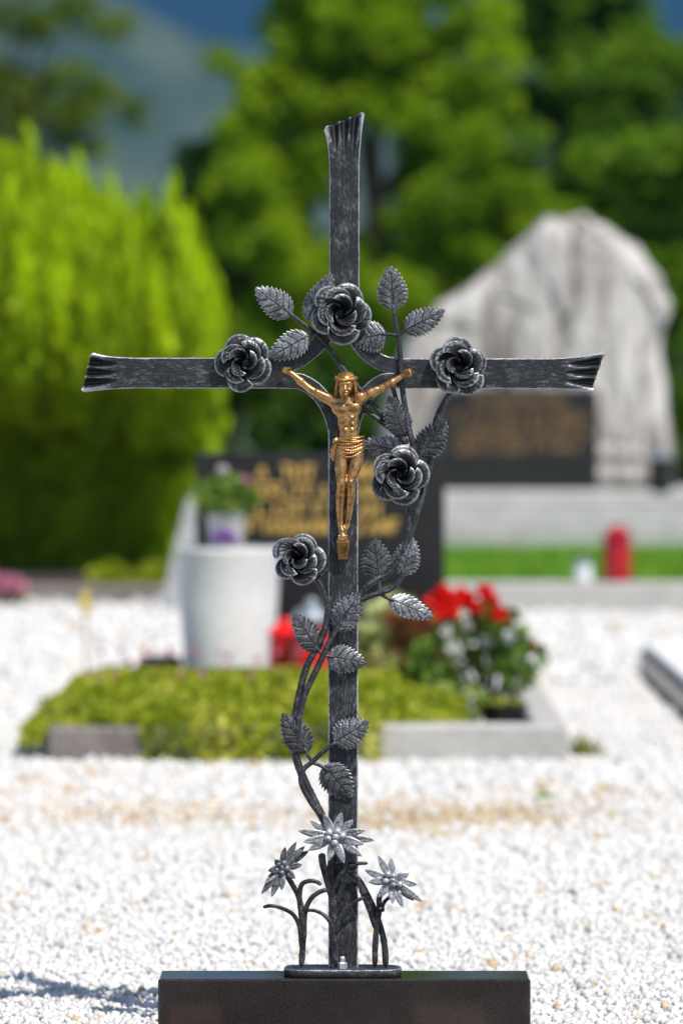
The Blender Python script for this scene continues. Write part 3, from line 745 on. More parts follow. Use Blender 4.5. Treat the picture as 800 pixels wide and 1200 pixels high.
def flowering_bush():
    d = 9.35; b = at(572, 0, d); k = d / DIST / 1000
    t0 = thing('flowering_bush', (b.x, b.y, .03), 'dark green bush with big red blooms and small white flowers', 'bush')
    r = np.random.default_rng(41)
    cs = [(505, 770), (530, 745), (560, 745), (590, 750), (612, 770), (545, 790), (575, 770), (520, 810), (548, 825), (600, 790), (590, 735), (535, 720), (500, 800), (572, 730)]
    cen = [np.array(at(x, y, d + r.normal(0, .05))) for x, y in cs]
    P, idx = clumps(cen, np.full(len(cen), 30 * k), 80, r)
    tone = np.array([r.uniform(.15, .95) for _ in cs])[idx]
    leaves('foliage', P, .016, L_BUSH, t0, tone, axis=(0, -.2, .5), seed=42, aspect=.6)
    for c in cen[:9]:
        m = MB(); tube(m, [(b.x + .01, b.y, .03), (b.x * .6 + c[0] * .4, b.y * .6 + c[1] * .4, .03 + c[2] * .55), tuple(c)], [.005, .004, .002], 6)
        m.build('stem', BARK, t0)
    m = MB(); tube(m, [at(612, 846, d), at(604, 815, d), at(596, 780, d)], [.004, .004, .003], 6); m.build('stem', BARK, t0)
    for i, (x, y, q) in enumerate(((522, 706, 21), (541, 703, 16), (571, 717, 20), (587, 724, 13), (569, 693, 10), (622, 758, 8), (556, 712, 8))):
        bloom('red_bloom', at(x, y, d - .05 + .02 * (i % 3)), q * k, P_RED, t0, 200 + i)
    for i, (x, y, q) in enumerate(((532, 762, 10), (522, 740, 7), (570, 752, 8), (596, 746, 8), (606, 778, 8), (548, 733, 6))):
        bloom('white_flower', at(x, y, d - .10 + .02 * (i % 3)), q * k, P_WHITE, t0, 300 + i)
    p = at(590, 850, 9.15); m = MB()
    t1 = thing('flower_pot', (p.x, p.y, .03), 'low black plastic flower pot inside the light kerb', 'pot')
    w = 26 * 9.15 / 5000
    lathe(m, [(w * .8, .0305), (w, .085), (w * 1.05, .086), (w * 1.05, .094), (w * .9, .093), (w * .86, .07)], p.x, p.y); m.build('pot', BLACKP, t1, angle=40)
    n = 60; P = np.array([p.x, p.y, .095]) + r.normal(size=(n, 3)) * np.array([w * .45, w * .4, .006])
    leaves('foliage', P, .009, L_HEDGE, t1, np.full(n, .4), seed=77)
flowering_bush()
r_ = np.random.default_rng(51)
b = at(470, 0, 9.6); t0 = thing('variegated_plant', (b.x, b.y, .03), 'pale and reddish leaved plant left of the red flowering bush', 'plant')
cs = [(448, 742), (470, 735), (488, 755), (455, 770), (480, 785), (500, 740), (440, 765), (462, 718), (470, 765), (495, 775)]
cen = [np.array(at(x, y, 9.6 + r_.normal(0, .04))) for x, y in cs]
P, idx = clumps(cen, np.full(len(cen), .050), 70, r_)
leaves('foliage', P, .026, L_PALE, t0, np.array([.9, .1, .0, .8, .02, .0, .6, .98, .05, .05])[idx], axis=(0, -.4, .5), seed=52, aspect=.75)
for c in cen[:6]:
    m = MB(); tube(m, [(b.x, b.y, .03), (b.x * .5 + c[0] * .5, b.y, .1), tuple(c)], [.004, .003, .002], 5); m.build('stem', STEMG, t0)
# weed at the kerb corner
b = at(682, 889, gd(889)); 
P = np.array([b.x, b.y, 0]) + r_.normal(size=(70, 3)) * np.array([.018, .018, 0]); 
t0 = thing('weed_tuft', (b.x, b.y, 0), 'green weed tuft in the gravel at the corner of the light kerb', 'weed')
blades('blades', P, .05, .0035, leaf_mat('weed_blades', (.16, .22, .03), (.24, .28, .06), (.36, .34, .12), .3), 61, .7, t0)
b = at(637, 934, gd(940)); P = np.array([b.x, b.y, .003]) + r_.normal(size=(26, 3)) * np.array([.01, .01, 0])
t0 = thing('weed_tuft', (b.x, b.y, 0), 'tiny green weed sprouting from the open gravel', 'weed'); blades('blades', P, .02, .002, L_GRASS, 62, .9, t0)

# neighbouring grave slab at the right edge
t0 = thing('grave_slab', (1.2, 4.5, 0), 'dark edged grave slab at the right edge, reflected sky painted as a pale top', 'grave slab')
dA = 11.5
m = MB(); box(m, .80, 1.75, 2.6, dA - DIST, 0, .062, .004); m.build('frame', GRANITE_BACK, t0, smooth=False)
m = MB(); box(m, .815, 1.735, 2.615, dA - DIST - .015, .0625, .085, .004); m.build('cover', CONCRETE_WHITE, t0, smooth=False)  # pale colour stands in for sky reflected in the polished dark top

# ------------------------------------------------------------------ trees far behind
def tree(px, d, trunk_r, clump_list, leaf, size, per, label, name='tree', seed=1, tone=(.2, .8), group='trees behind the graves', high=0, high_w=110):
    """clump_list: (px, py, radius in px)"""
    r = np.random.default_rng(seed); k = d / DIST / 1000; b = at(px, 0, d)
    t0 = thing(name, (b.x, b.y, 0), label, 'tree', group)
    cen, rad = [], []
    for (x, y, q) in clump_list:
        for s in range(5):
            c = np.array(at(x + r.normal(0, q * .55), y + r.normal(0, q * .55), d + r.normal(0, q * k * .8))); c[2] = max(c[2], .15)
            cen.append(c); rad.append(q * k * r.uniform(.5, .95))
    if high:
        for _ in range(40):
            y = r.uniform(high, -40); w = high_w * (1 - .75 * (y / high) ** 2)
            cen.append(np.array(at(px + r.uniform(-w, w), y, d + r.normal(0, 30 * k)))); rad.append(58 * k * r.uniform(.6, 1.1))
    P, idx = clumps(cen, rad, per, r, .75)
    tn = np.array([r.uniform(*tone) for _ in cen])[idx]
    m = MB(); top = max(c[2] for c in cen)
    tube(m, [(b.x, b.y, -.05), (b.x + .06, b.y, top * .35), (b.x - .04, b.y, top * .65), (b.x, b.y, top * .92)], [trunk_r, trunk_r * .75, trunk_r * .45, trunk_r * .12], 9)
    for i in r.choice(len(cen), min(14, len(cen)), replace=False):
        c = cen[i]; z = min(c[2] * .75, top * .8)
        tube(m, [(b.x, b.y, z), (b.x * .5 + c[0] * .5, b.y * .5 + c[1] * .5, (z + c[2]) / 2 + .05), tuple(c)], [trunk_r * .35, trunk_r * .2, trunk_r * .06], 6)
    m.build('trunk', BARK, t0)
    leaves('crown', P, size, leaf, t0, tn, axis=(0, 0, .35), seed=seed + 1, aspect=.6)
    return t0
rr = np.random.default_rng(70)
def fill(x0, x1, ya, yb, q, n, f=None):
    out = []
    while len(out) < n:
        x, y = rr.uniform(x0, x1), rr.uniform(ya, yb)
        if f is None or f(x, y): out.append((x, y, q * rr.uniform(.7, 1.25)))
    return out
# centre tree
tree(430, 36, .11, fill(260, 640, -60, 470, 42, 70, lambda x, y: abs(x - 430) < 95 + (y * .36 if y < 300 else 105)) + fill(315, 470, -40, 70, 35, 12), L_TREE, .055, 130,
     'bright green leafy tree rising behind the cross', seed=71, tone=(.4, .95), high=-420, high_w=70)
# tree at the right, darker
tree(664, 44, .14, fill(560, 850, 70, 460, 44, 56) + fill(590, 735, -60, 90, 38, 16), L_DARK, .07, 120, 'dark green broad tree at the top right behind the rock gravestone', seed=73, tone=(.35, .95), high=-480, high_w=55)
tree(600, 34, .08, fill(520, 650, 170, 420, 36, 16), L_TREE, .05, 110, 'smaller bright green tree between the two large ones', seed=75, tone=(.2, .7))
tree(800, 33, .08, fill(745, 880, 170, 480, 40, 18), L_DARK, .055, 110, 'green bushy tree at the right edge beside the rock gravestone', seed=77, tone=(.3, .9))
# darker small tree right of the thuja
tree(268, 38, .07, fill(225, 330, 165, 470, 34, 20, lambda x, y: abs(x - 275) < 25 + (y - 150) * .25), L_DARK, .055, 130, 'small dark green tree right of the thuja bush', seed=79, tone=(.2, .7))
# sparse tree at the left
tree(20, 48, .10, [(40, 15, 38), (90, 20, 34), (0, 20, 40), (130, 30, 24), (20, 110, 38), (70, 108, 40), (115, 112, 34), (150, 120, 20), (40, 140, 32), (100, 150, 24), (-30, 90, 50), (-40, 170, 60), (20, 200, 45), (-60, 20, 60)], L_FAR, .06, 75,
     'loose pale green tree at the top left above the thuja', seed=81, tone=(.3, .9))
for i, (px, d, kind, lab) in enumerate(((-330, 40, L_TREE, 'bright green tree standing left of the thuja, beyond the picture'), (-720, 46, L_DARK, 'dark green tree far to the left beyond the picture'), (1120, 38, L_TREE, 'bright green tree standing right of the rock gravestone, beyond the picture'), (1560, 46, L_DARK, 'dark green tree far to the right beyond the picture'))):
    tree(px, d, .12, fill(px - 190, px + 190, -150, 470, 55, 40), kind, .07, 60, lab, seed=110 + i, tone=(.25, .9))
# shrubs closing the view at eye level
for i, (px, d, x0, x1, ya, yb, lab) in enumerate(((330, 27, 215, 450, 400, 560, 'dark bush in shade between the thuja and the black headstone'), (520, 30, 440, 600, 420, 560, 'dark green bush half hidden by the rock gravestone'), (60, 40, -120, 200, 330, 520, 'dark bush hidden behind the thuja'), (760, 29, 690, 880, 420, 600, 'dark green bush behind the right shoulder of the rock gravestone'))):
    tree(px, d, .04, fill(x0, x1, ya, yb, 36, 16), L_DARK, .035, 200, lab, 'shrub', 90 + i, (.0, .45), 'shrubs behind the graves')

# ------------------------------------------------------------------ granite base of the cross
YF, YK = -0.034, 0.040
ZB = at(0, 1148, DIST + YF).z                       # top of the base
m = MB(); a, b = at(185, 0, DIST + YF).x, at(621.5, 0, DIST + YF).x
box(m, a, b, YF, YK, 0, ZB, .0022)
tag(m.build('granite_base', GRANITE, smooth=False), 'polished black granite block under the iron grave cross', 'base')
k = MB(); k.add([(-.6, -1.9, .001), (.6, -1.9, .001), (.6, YF - .002, .001), (-.6, YF - .002, .001)], [(0, 1, 2, 3)])
tag(k.build('grave_soil', SOIL, smooth=False), 'dark soil in front of the granite base', kind='structure')
for x0_, x1_, lab in ((-.21, -.145, 'small brown stone added out of view to reflect in the left end of the base'), (.085, .172, 'small brown stone added out of view to reflect in the right end of the base')):
    m = MB(); box(m, x0_, x1_, -.30, -.12, 0, .02, .004); tag(m.build('reflected_stone', BROWN, smooth=False), lab, 'stone')  # unseen blocks, added so the polished base shows brown reflections

# ------------------------------------------------------------------ the wrought iron cross
CROSS = thing('grave_cross', (0, 0, ZB), 'wrought iron grave cross wound with iron roses and leaves, bronze figure on it', 'cross')
mm = 0.001
def X3(px, py, q=0.0):
    """point of the cross: photo position, q millimetres towards the viewer"""
    d = DIST - q * mm
    v = at(px, py, d); return np.array((v.x, v.y, v.z))
TH = 5.0                                             # half thickness of the bars, mm

def arm(name, axis, p_in, p_tip, c_in, half, tip_a, tip_b, mat):
    """flat bar with a flared, thrice fluted end. axis 0: level, 1: upright; tip_a/tip_b: tip corners (photo)"""
    ns, ntt = 90, 61
    s = np.concatenate([np.linspace(0, .7, 40), np.linspace(.7, 1, 51)[1:]]); ns = len(s)
    t = np.linspace(-1, 1, ntt)
    tipc = (np.array(tip_a) + np.array(tip_b)) / 2
    Pf = np.zeros((ns, ntt, 3)); wear = np.zeros((ns, ntt))
    Ltot = abs(p_tip - p_in); L0 = max(0., 1 - 62 / Ltot); L1 = 1 - 34 / Ltot
    ph = rng.uniform(0, 6.28, 4)
    for i, si in enumerate(s):
        fl = float(np.clip((si - L0) / (1 - L0), 0, 1)) ** 2.0
        g = float(sm(L1 - .02, 1, si)) ** .8
        A = np.array((p_in + (p_tip - p_in) * si, c_in)) if axis == 0 else np.array((c_in, p_in + (p_tip - p_in) * si))
        off = np.array([0, -half]) if axis == 0 else np.array([half, 0])    # +t: up / right
        ea = A + off; eb = A - off
        ta, tb = np.array(tip_a, float), np.array(tip_b, float)
        ea2 = ea * (1 - fl) + (ta + (ea - np.where(axis == 0, [p_tip, c_in - half], [c_in + half, p_tip])) * [1, 1]) * fl
        eb2 = eb * (1 - fl) + (tb + (eb - np.where(axis == 0, [p_tip, c_in + half], [c_in - half, p_tip])) * [1, 1]) * fl
        wob = .35 * math.sin(ph[0] + si * 40) + .25 * math.sin(ph[1] + si * 93)
        for j, tj in enumerate(t):
            u = (tj + 1) / 2; p = eb2 * (1 - u) + ea2 * u
            gr = 0.0
            for gc in (-.53, 0.0, .53):
                x = (tj - gc) / (.09 + .15 * g)
                gr = max(gr, math.exp(-abs(x) ** 2.6 * 1.2))
            dep = TH - 7.4 * gr * g ** .7 + 1.0 * (1 - gr) * g
            edge = max(0, (abs(tj) - .93) / .07); dep -= 1.3 * edge ** 2
            dep += .25 * wob * (1 - g)
            p = p + (np.array([0, .25 * wob * tj]) if axis == 0 else np.array([.25 * wob * tj, 0]))
            sc = 1.8 * g * (1 - gr) * (1 if si > .97 else 0) - 4.5 * sm(.93, 1, si) * max(0, (abs(tj) - .82) / .18) ** 2
            if axis == 0: p = p + np.array([sc * np.sign(p_tip - p_in), 0])
            else: p = p + np.array([0, sc * np.sign(p_tip - p_in)])
            Pf[i, j] = X3(p[0], p[1], dep)
            wear[i, j] = .30 + .75 * sm(.90, .98, abs(tj)) + (.5 * (1 - gr) ** 3 - .55 * gr) * g + (.5 if si > .992 else 0)
    if axis == 0: flip = (p_tip > p_in)
    else: flip = (p_tip > p_in) == False
    back = Pf.copy(); back[:, :, 1] = TH * mm
    V = np.concatenate([Pf.reshape(-1, 3), back.reshape(-1, 3)]); n = ns * ntt; F = []
    for i in range(ns - 1):
        for j in range(ntt - 1):
            a_, b_, c_, d_ = i * ntt + j, i * ntt + j + 1, (i + 1) * ntt + j + 1, (i + 1) * ntt + j
            F += [(a_, b_, c_, d_), (n + d_, n + c_, n + b_, n + a_)]
        for j in (0, ntt - 1):
            a_, d_ = i * ntt + j, (i + 1) * ntt + j
            F.append((a_, d_, n + d_, n + a_) if j == 0 else (d_, a_, n + a_, n + d_))
    for i in (0, ns - 1):
        for j in range(ntt - 1):
            a_, b_ = i * ntt + j, i * ntt + j + 1
            F.append((b_, a_, n + a_, n + b_) if i == 0 else (a_, b_, n + b_, n + a_))
    mb = MB(); mb.add(V, F, np.concatenate([wear.ravel(), wear.ravel() * .5]))
    o = mb.build(name, mat, CROSS, smooth=True, angle=50)
    return fixn(o)
def fixn(o):
    import bmesh
    b = bmesh.new(); b.from_mesh(o.data); bmesh.ops.recalc_face_normals(b, faces=b.faces); b.to_mesh(o.data); b.free(); return o

arm('cross_arm', 0, 338, 101, 437, 18, (107, 413.5), (96, 459.5), IRON_H)
arm('cross_arm', 0, 462, 700, 437.5, 17.8, (708, 412.5), (692, 459.5), IRON_H)
arm('top_arm', 1, 345, 140, 403.3, 17.6, (427, 131), (379.5, 150), IRON_V)

def flatbar(name, pts, hw, mat, n=40, q0=0.0, parent=CROSS, th=TH, taper=None):
    Q = catmull(np.array(pts, float), n)
    T = np.gradient(Q, axis=0); T /= np.linalg.norm(T, axis=1)[:, None]; Nn = np.stack([-T[:, 1], T[:, 0]], 1)
    prof = [(-1, -th), (1, -th), (1, th - 1.0), (.95, th - .3), (.88, th)] + [(x, th + .12 * math.sin(9 * x)) for x in np.linspace(.7, -.7, 8)] + [(-.88, th), (-.95, th - .3), (-1, th - 1.0)]
    rings = []; wr = []
    for i in range(n):
        h = hw if taper is None else np.interp(i / (n - 1), [0, 1], taper)
        wob = .3 * math.sin(i * 1.7) + .2 * math.sin(i * .83 + 1)
        rings.append([X3(Q[i, 0] + Nn[i, 0] * (h + (wob * .4)) * a, Q[i, 1] + Nn[i, 1] * (h + wob * .4) * a, q + q0) for a, q in prof])
        wr += [.98 if abs(a) > .93 and q > 0 else .32 for a, q in prof]
    mb = MB(); loft(mb, np.array(rings), np.array(wr)); return fixn(mb.build(name, mat, parent, angle=45))
flatbar('post', [(402, 503), (402, 820), (402, 1134)], 17.5, IRON_V, n=120)
flatbar('curved_brace', [(337, 428), (352, 420.5), (368, 408), (382, 392), (391, 370), (395, 344)], 9.3, IRON, q0=-.6)
flatbar('curved_brace', [(463, 428), (449, 425.5), (434, 416.5), (421, 402), (414, 382), (412, 344)], 9.3, IRON, q0=-.6)
flatbar('curved_brace', [(337, 446), (352, 447), (368, 456), (381, 471), (390, 490), (393.5, 506)], 9.3, IRON, q0=-.6)
flatbar('curved_brace', [(463, 446), (450, 447), (437, 455), (424, 470), (415, 488), (411, 506)], 9.3, IRON, q0=-.6)

# foot plate with nut
def foot_plate():
    mb = MB(); n = 64; zt = ZB + .0098; z0 = ZB + .0003
    def outl(e):
        th = np.linspace(0, 2 * math.pi, n, endpoint=False); ex = .35
        x = np.sign(np.cos(th)) * np.abs(np.cos(th)) ** ex * (.0690 - e); y = np.sign(np.sin(th)) * np.abs(np.sin(th)) ** .7 * (.0255 - e)
        return x + .0015, y - .002
    rings = []; wr = []
    for e, z, w in ((.001, z0, .3), (0, z0 + .001, .3), (0, zt - .0016, .45), (.0006, zt - .0005, .9), (.002, zt, .5), (.02, zt, .3)):
        x, y = outl(e); rings.append(np.stack([x, y, np.full(n, z)], 1)); wr += [w] * n
    loft(mb, np.array(rings), np.array(wr)); mb.build('foot_plate', IRON, CROSS, angle=50)
    nb = MB(); c = X3(401, 1134, 13)
    th = np.linspace(0, 2 * math.pi, 6, endpoint=False)
    rings = [np.stack([c[0] + r_ * np.cos(th), c[1] + r_ * np.sin(th), np.full(6, z)], 1) for r_, z in ((.0058, zt), (.0058, zt + .006), (.0048, zt + .0072))]
    loft(nb, np.array(rings), .8)
    lathe(nb, [(.0034, zt + .007), (.0034, zt + .0125), (.0024, zt + .0138)], c[0], c[1], 12, .6)
    nb.build('bolt', IRON_PALE, CROSS, smooth=False)
foot_plate()

# ------------------------------------------------------------------ iron leaves
def iron_leaf(base, tip, width, q=10.0, roll=0.0, pitch=0.0, mat=IRON_LEAF, curl=.12, seed=0):
    r = np.random.default_rng(seed + 500)
    a, b = np.array(base, float), np.array(tip, float); L = np.linalg.norm(b - a)
    u_ = (b - a) / L; w_ = np.array([-u_[1], u_[0]])
    nv, nu = 88, 45
    v = np.linspace(0, 1, nv); u = np.linspace(-1, 1, nu)
    U, V_ = np.meshgrid(u, v)
    hw = width / 2 * (np.sin(np.pi * np.clip(V_, 0, 1) ** .72) ** .72) * (1 - .10 * V_) + .25
    saw = (V_ * 11.0) % 1.0
    ser = np.abs(U) ** 5 * (saw - .45) * 4.2 * np.clip(np.sin(np.pi * V_) * 3, 0, 1)
    hw_j = hw + ser * (width / 34)
    lat = U * hw_j
    lon = V_ * L + np.abs(U) ** 4 * (saw - .5) * 1.0
    vein = np.exp(-(np.abs(lat) / .55) ** 2) * np.clip(1.4 - V_ * 1.0, 0, 1)
    sidec = (V_ - .20 * np.abs(U) - .06) * 5.6
    fr = np.abs(((sidec + .5) % 1) - .5)
    side = np.exp(-(fr / .058) ** 2) * sm(.02, .12, np.abs(U)) * (1 - sm(.8, .97, np.abs(U))) * sm(.08, .16, V_) * (1 - sm(.8, .92, V_))
    groove = np.maximum(vein, side * .9)
    dome = .45 * (1 - np.cos(2 * np.pi * sidec)) * .22 * sm(.05, .4, np.abs(U))
    dep = -groove * .75 + dome * .8 + curl * L * (V_ * (1 - V_)) * 1.2 - .10 * width * U ** 2 * .8 + r.normal(0, .03, U.shape)
    roll_, pit = R(roll), R(pitch)
    x_lat = lat * math.cos(roll_); dep2 = dep + lat * math.sin(roll_) + V_ * L * math.sin(pit)
    P = np.zeros((nv, nu, 3))
    PXp = a[0] + u_[0] * lon + w_[0] * x_lat; PYp = a[1] + u_[1] * lon + w_[1] * x_lat
    d = DIST - (q + dep2) * mm; k = d / DIST / 1000
    P[..., 0] = (PXp - 400) * k; P[..., 1] = d - DIST; P[..., 2] = ZC - (PYp - 450) * k
    wear = .42 - .55 * groove + .40 * sm(.9, 1, np.abs(U)) + .0 * dome
    mb = MB(); 
    # orientation: front must face the camera
    du = P[nv // 2, -1] - P[nv // 2, 0]; dv = P[-1, nu // 2] - P[0, nu // 2]
    if np.cross(du, dv)[1] > 0: P = P[:, ::-1]; wear = wear[:, ::-1]
    shell(mb, P, .0011, wear)
    return mb.build('leaf', mat, CROSS)
LEAVES = [((341, 369), (299, 337), 34, 12, 8, 6, IRON_PALE), ((361, 393), (314, 420), 32, 16, 6, -4, IRON_PALE), ((360, 374), (389, 320), 30, 7, 22, 0, IRON_LEAF),
          ((452, 391), (412, 399), 36, 9, -10, -6, IRON_LEAF), ((461, 363), (457, 311), 36, 10, -4, -2, IRON_LEAF), ((474, 387), (521, 363), 31, 12, 10, 4, IRON_LEAF),
          ((473, 510), (456, 464), 36, 12, -26, 10, IRON), ((492, 535), (522, 492), 38, 10, 22, 6, IRON), ((476, 531), (425, 518), 32, 6, 14, -10, IRON_PALE),
          ((444, 680), (438, 630), 37, 10, -12, 4, IRON_REFLECT), ((471, 674), (483, 629), 33, 14, 14, -6, IRON_LEAF), ((456, 702), (508, 724), 27, 14, 12, -12, IRON_PALE),
          ((394, 739), (421, 694), 34, 16, 10, 2, IRON_LEAF), ((374, 763), (344, 719), 34, 15, -24, 4, IRON), ((384, 769), (429, 778), 33, 15, 8, -8, IRON_LEAF),
          ((360, 882), (331, 836), 36, 15, -18, 6, IRON), ((392, 870), (432, 845), 36, 16, 10, -2, IRON_LEAF), ((380, 898), (412, 936), 37, 16, -8, -8, IRON_LEAF)]
for i, (b_, t_, w_, q_, ro, pi_, mt) in enumerate(LEAVES):
    iron_leaf(b_, t_, w_, q_, ro, pi_, mt, seed=i)

# ------------------------------------------------------------------ vines
def vine(name, pts, r0, r1, mat=IRON, flat=1.0):
    mb = MB(); P = [X3(*p) for p in pts]
    tube(mb, P, np.linspace(r0, r1, 6) * mm, 12, n=10 * len(P), rough=.03, flat=flat, round_end=True, wear=.38 + rng.normal(0, .08, 10 * len(P) * 12))
    return mb.build(name, mat, CROSS)
vine('vine', [(396, 985, 9), (380, 962, 12), (366, 935, 13), (352, 904, 12), (345, 878, 12), (345, 848, 12), (350, 817, 12), (358, 785, 12), (367, 766, 12), (379, 742, 12), (384, 716, 12), (380, 697, 14), (371, 679, 16), (352, 662, 18)], 5.2, 3.4)
vine('vine', [(378, 958, 16), (364, 940, 17), (353, 918, 17), (355, 903, 16), (366, 893, 16), (380, 880, 16), (394, 870, 16)], 3.6, 2.6)
vine('vine', [(346, 880, 16), (350, 845, 16), (357, 815, 16), (366, 795, 16), (375, 776, 15), (386, 752, 15), (396, 734, 15), (410, 712, 15), (430, 700, 15), (446, 695, 15), (461, 688, 15), (470, 677, 14), (473, 668, 14)], 4.0, 3.0)
vine('vine', [(398, 735, 13), (416, 705, 12), (428, 689, 12), (440, 680, 11), (455, 672, 10), (470, 652, 8), (479, 632, 7), (485, 612, 7), (493, 585, 7), (501, 556, 7), (505, 535, 7), (508, 505, 7), (514, 484, 8), (524, 466, 9), (533, 452, 10)], 3.6, 3.4)
vine('vine', [(472, 648, 11), (479, 622, 11), (479, 602, 11), (475, 580, 12), (470, 565, 14)], 2.8, 2.6)
vine('vine', [(484, 545, 8), (484, 524, 9), (479, 503, 9), (474, 475, 8), (471, 450, 8), (469, 420, 8), (466.5, 393, 9), (463, 375, 9), (460, 356, 9)], 4.0, 2.4)
vine('vine', [(476, 512, 7), (470, 490, 5), (464, 468, 4), (459, 450, 3), (456, 440, 1)], 3.0, 2.6)
vine('vine', [(338, 366, 12), (352, 377, 10), (368, 390, 9), (385, 408, 6), (402, 432, 4), (419, 453, 4), (436, 473, 5), (450, 489, 6), (466, 505, 7), (478, 520, 7)], 2.8, 3.2)
vine('vine', [(408, 464, 2), (424, 478, 3), (448, 495, 5), (463, 507, 6), (477, 520, 8)], 3.6, 3.4)
for pts in ([(466.5, 393, 9), (458, 392, 9), (447, 391, 9)], [(466, 393, 9), (472, 389, 10), (480, 384, 11)], [(444, 696, 14), (444.5, 688, 12), (444, 674, 11)], [(446, 696, 14), (452, 700, 14), (462, 704, 14)],
            [(378, 768, 15), (382, 769, 15), (392, 770, 15)], [(379, 769, 15), (374, 764, 15), (368, 756, 15)], [(366, 893, 16), (361, 886, 16), (356, 876, 15)], [(366, 894, 16), (374, 897, 16), (386, 904, 16)],
            [(368, 390, 9), (364, 392, 13), (352, 399, 15)], [(484, 540, 9), (489, 537, 10), (498, 527, 10)], [(480, 528, 9), (474, 531, 8), (462, 528, 7)], [(372, 680, 14), (378, 672, 14), (384, 667, 14)]):
    vine('twig', pts, 2.4, 1.8)

# ------------------------------------------------------------------ iron roses
def rose(px, py, rad, q, yaw, pitch, spin, seed):
    r = np.random.default_rng(seed)
    o = X3(px, py, q)
    F0 = Matrix(((1, 0, 0), (0, 0, -1), (0, 1, 0)))            # local z -> towards the viewer, local y -> up
    M = Matrix.Translation(Vector(o)) @ (Matrix.Rotation(R(yaw), 3, 'Z') @ Matrix.Rotation(R(pitch), 3, 'X') @ F0).to_4x4()
    Mi = np.array(M)[:3, :3]; s = rad * mm
    def T(P): return (np.asarray(P).reshape(-1, 3) * s) @ Mi.T + o
    # calyx: the part itself
    mb = MB(); th = np.linspace(0, 2 * math.pi, 16, endpoint=False)
    rings = [T(np.stack([a * np.cos(th), a * np.sin(th), np.full(16, z)], 1)) for a, z in ((.12, -.72), (.22, -.66), (.36, -.58), (.36, -.50), (.1, -.46))]
    loft(mb, np.array(rings), .3); root = mb.build('rose', IRON_ROSE, CROSS)
    layers = [(3, .52, .48, 1.10, 1.25), (4, .80, .34, .92, .95), (5, 1.03, .04, .84, .45)]
    ph = spin
    for li, (n, rim, zr, hw, tw) in enumerate(layers):
        for k in range(n):
            f0 = ph + k * 2 * math.pi / n + r.normal(0, .07); jr = r.normal(1, .04); jz = r.normal(0, .025)
            nv, nu = 26, 41
            v = np.linspace(0, 1, nv); u = np.linspace(-1, 1, nu); U, V_ = np.meshgrid(u, v)
            outl = np.cos(U * 1.12 - .16) ** .5 * (1 + (.16 - .04 * li) * U)
            rb = .10 + .03 * li
            rad_ = rb + (rim * jr * outl - rb) * (.75 * V_ + .25 * V_ ** 3)
            phi = f0 + U * hw * (.65 + .35 * V_) + tw * (V_ - .5)
            zb = -.50 + .08 * li
            z = zb + (zr + jz - zb) * (1 - (1 - V_) ** 1.7) - .07 * sm(.84, 1, V_) * (1 + .4 * li) + (.15 + .04 * li) * U * V_ - .08 * (U ** 2) * V_
            z = z + .008 * np.sin(U * 24 + k * 2) * V_
            P = np.stack([rad_ * np.cos(phi), rad_ * np.sin(phi), z], -1)
            streak = .5 + .5 * np.sin(U * 30 + 3 * np.sin(U * 7 + k)); streak = streak * .55 + .45 * r.uniform(0, 1, (1, nu))
            wear = -.06 + .52 * sm(.50, .92, V_) * (.35 + .85 * streak) + .80 * np.maximum(sm(.94, .98, V_), sm(.93, .98, np.abs(U)) * sm(.2, .5, V_))
            pb = MB(); shell(pb, T(P).reshape(nv, nu, 3)[:, ::-1], .0013, wear[:, ::-1])
            pb.build('petal', IRON_ROSE, root)
        ph += .62 + .25 * li
    return root
rose(399, 366, 36, 17, 2, -6, .4, 1)
rose(286, 424, 32.5, 17, -10, -4, 1.3, 2)
rose(538, 430, 34.5, 17, 4, -14, 2.2, 3)
rose(468, 556, 34, 20, 0, -4, 3.1, 4)
rose(349, 655, 30.5, 22, -8, -16, 4.4, 5)

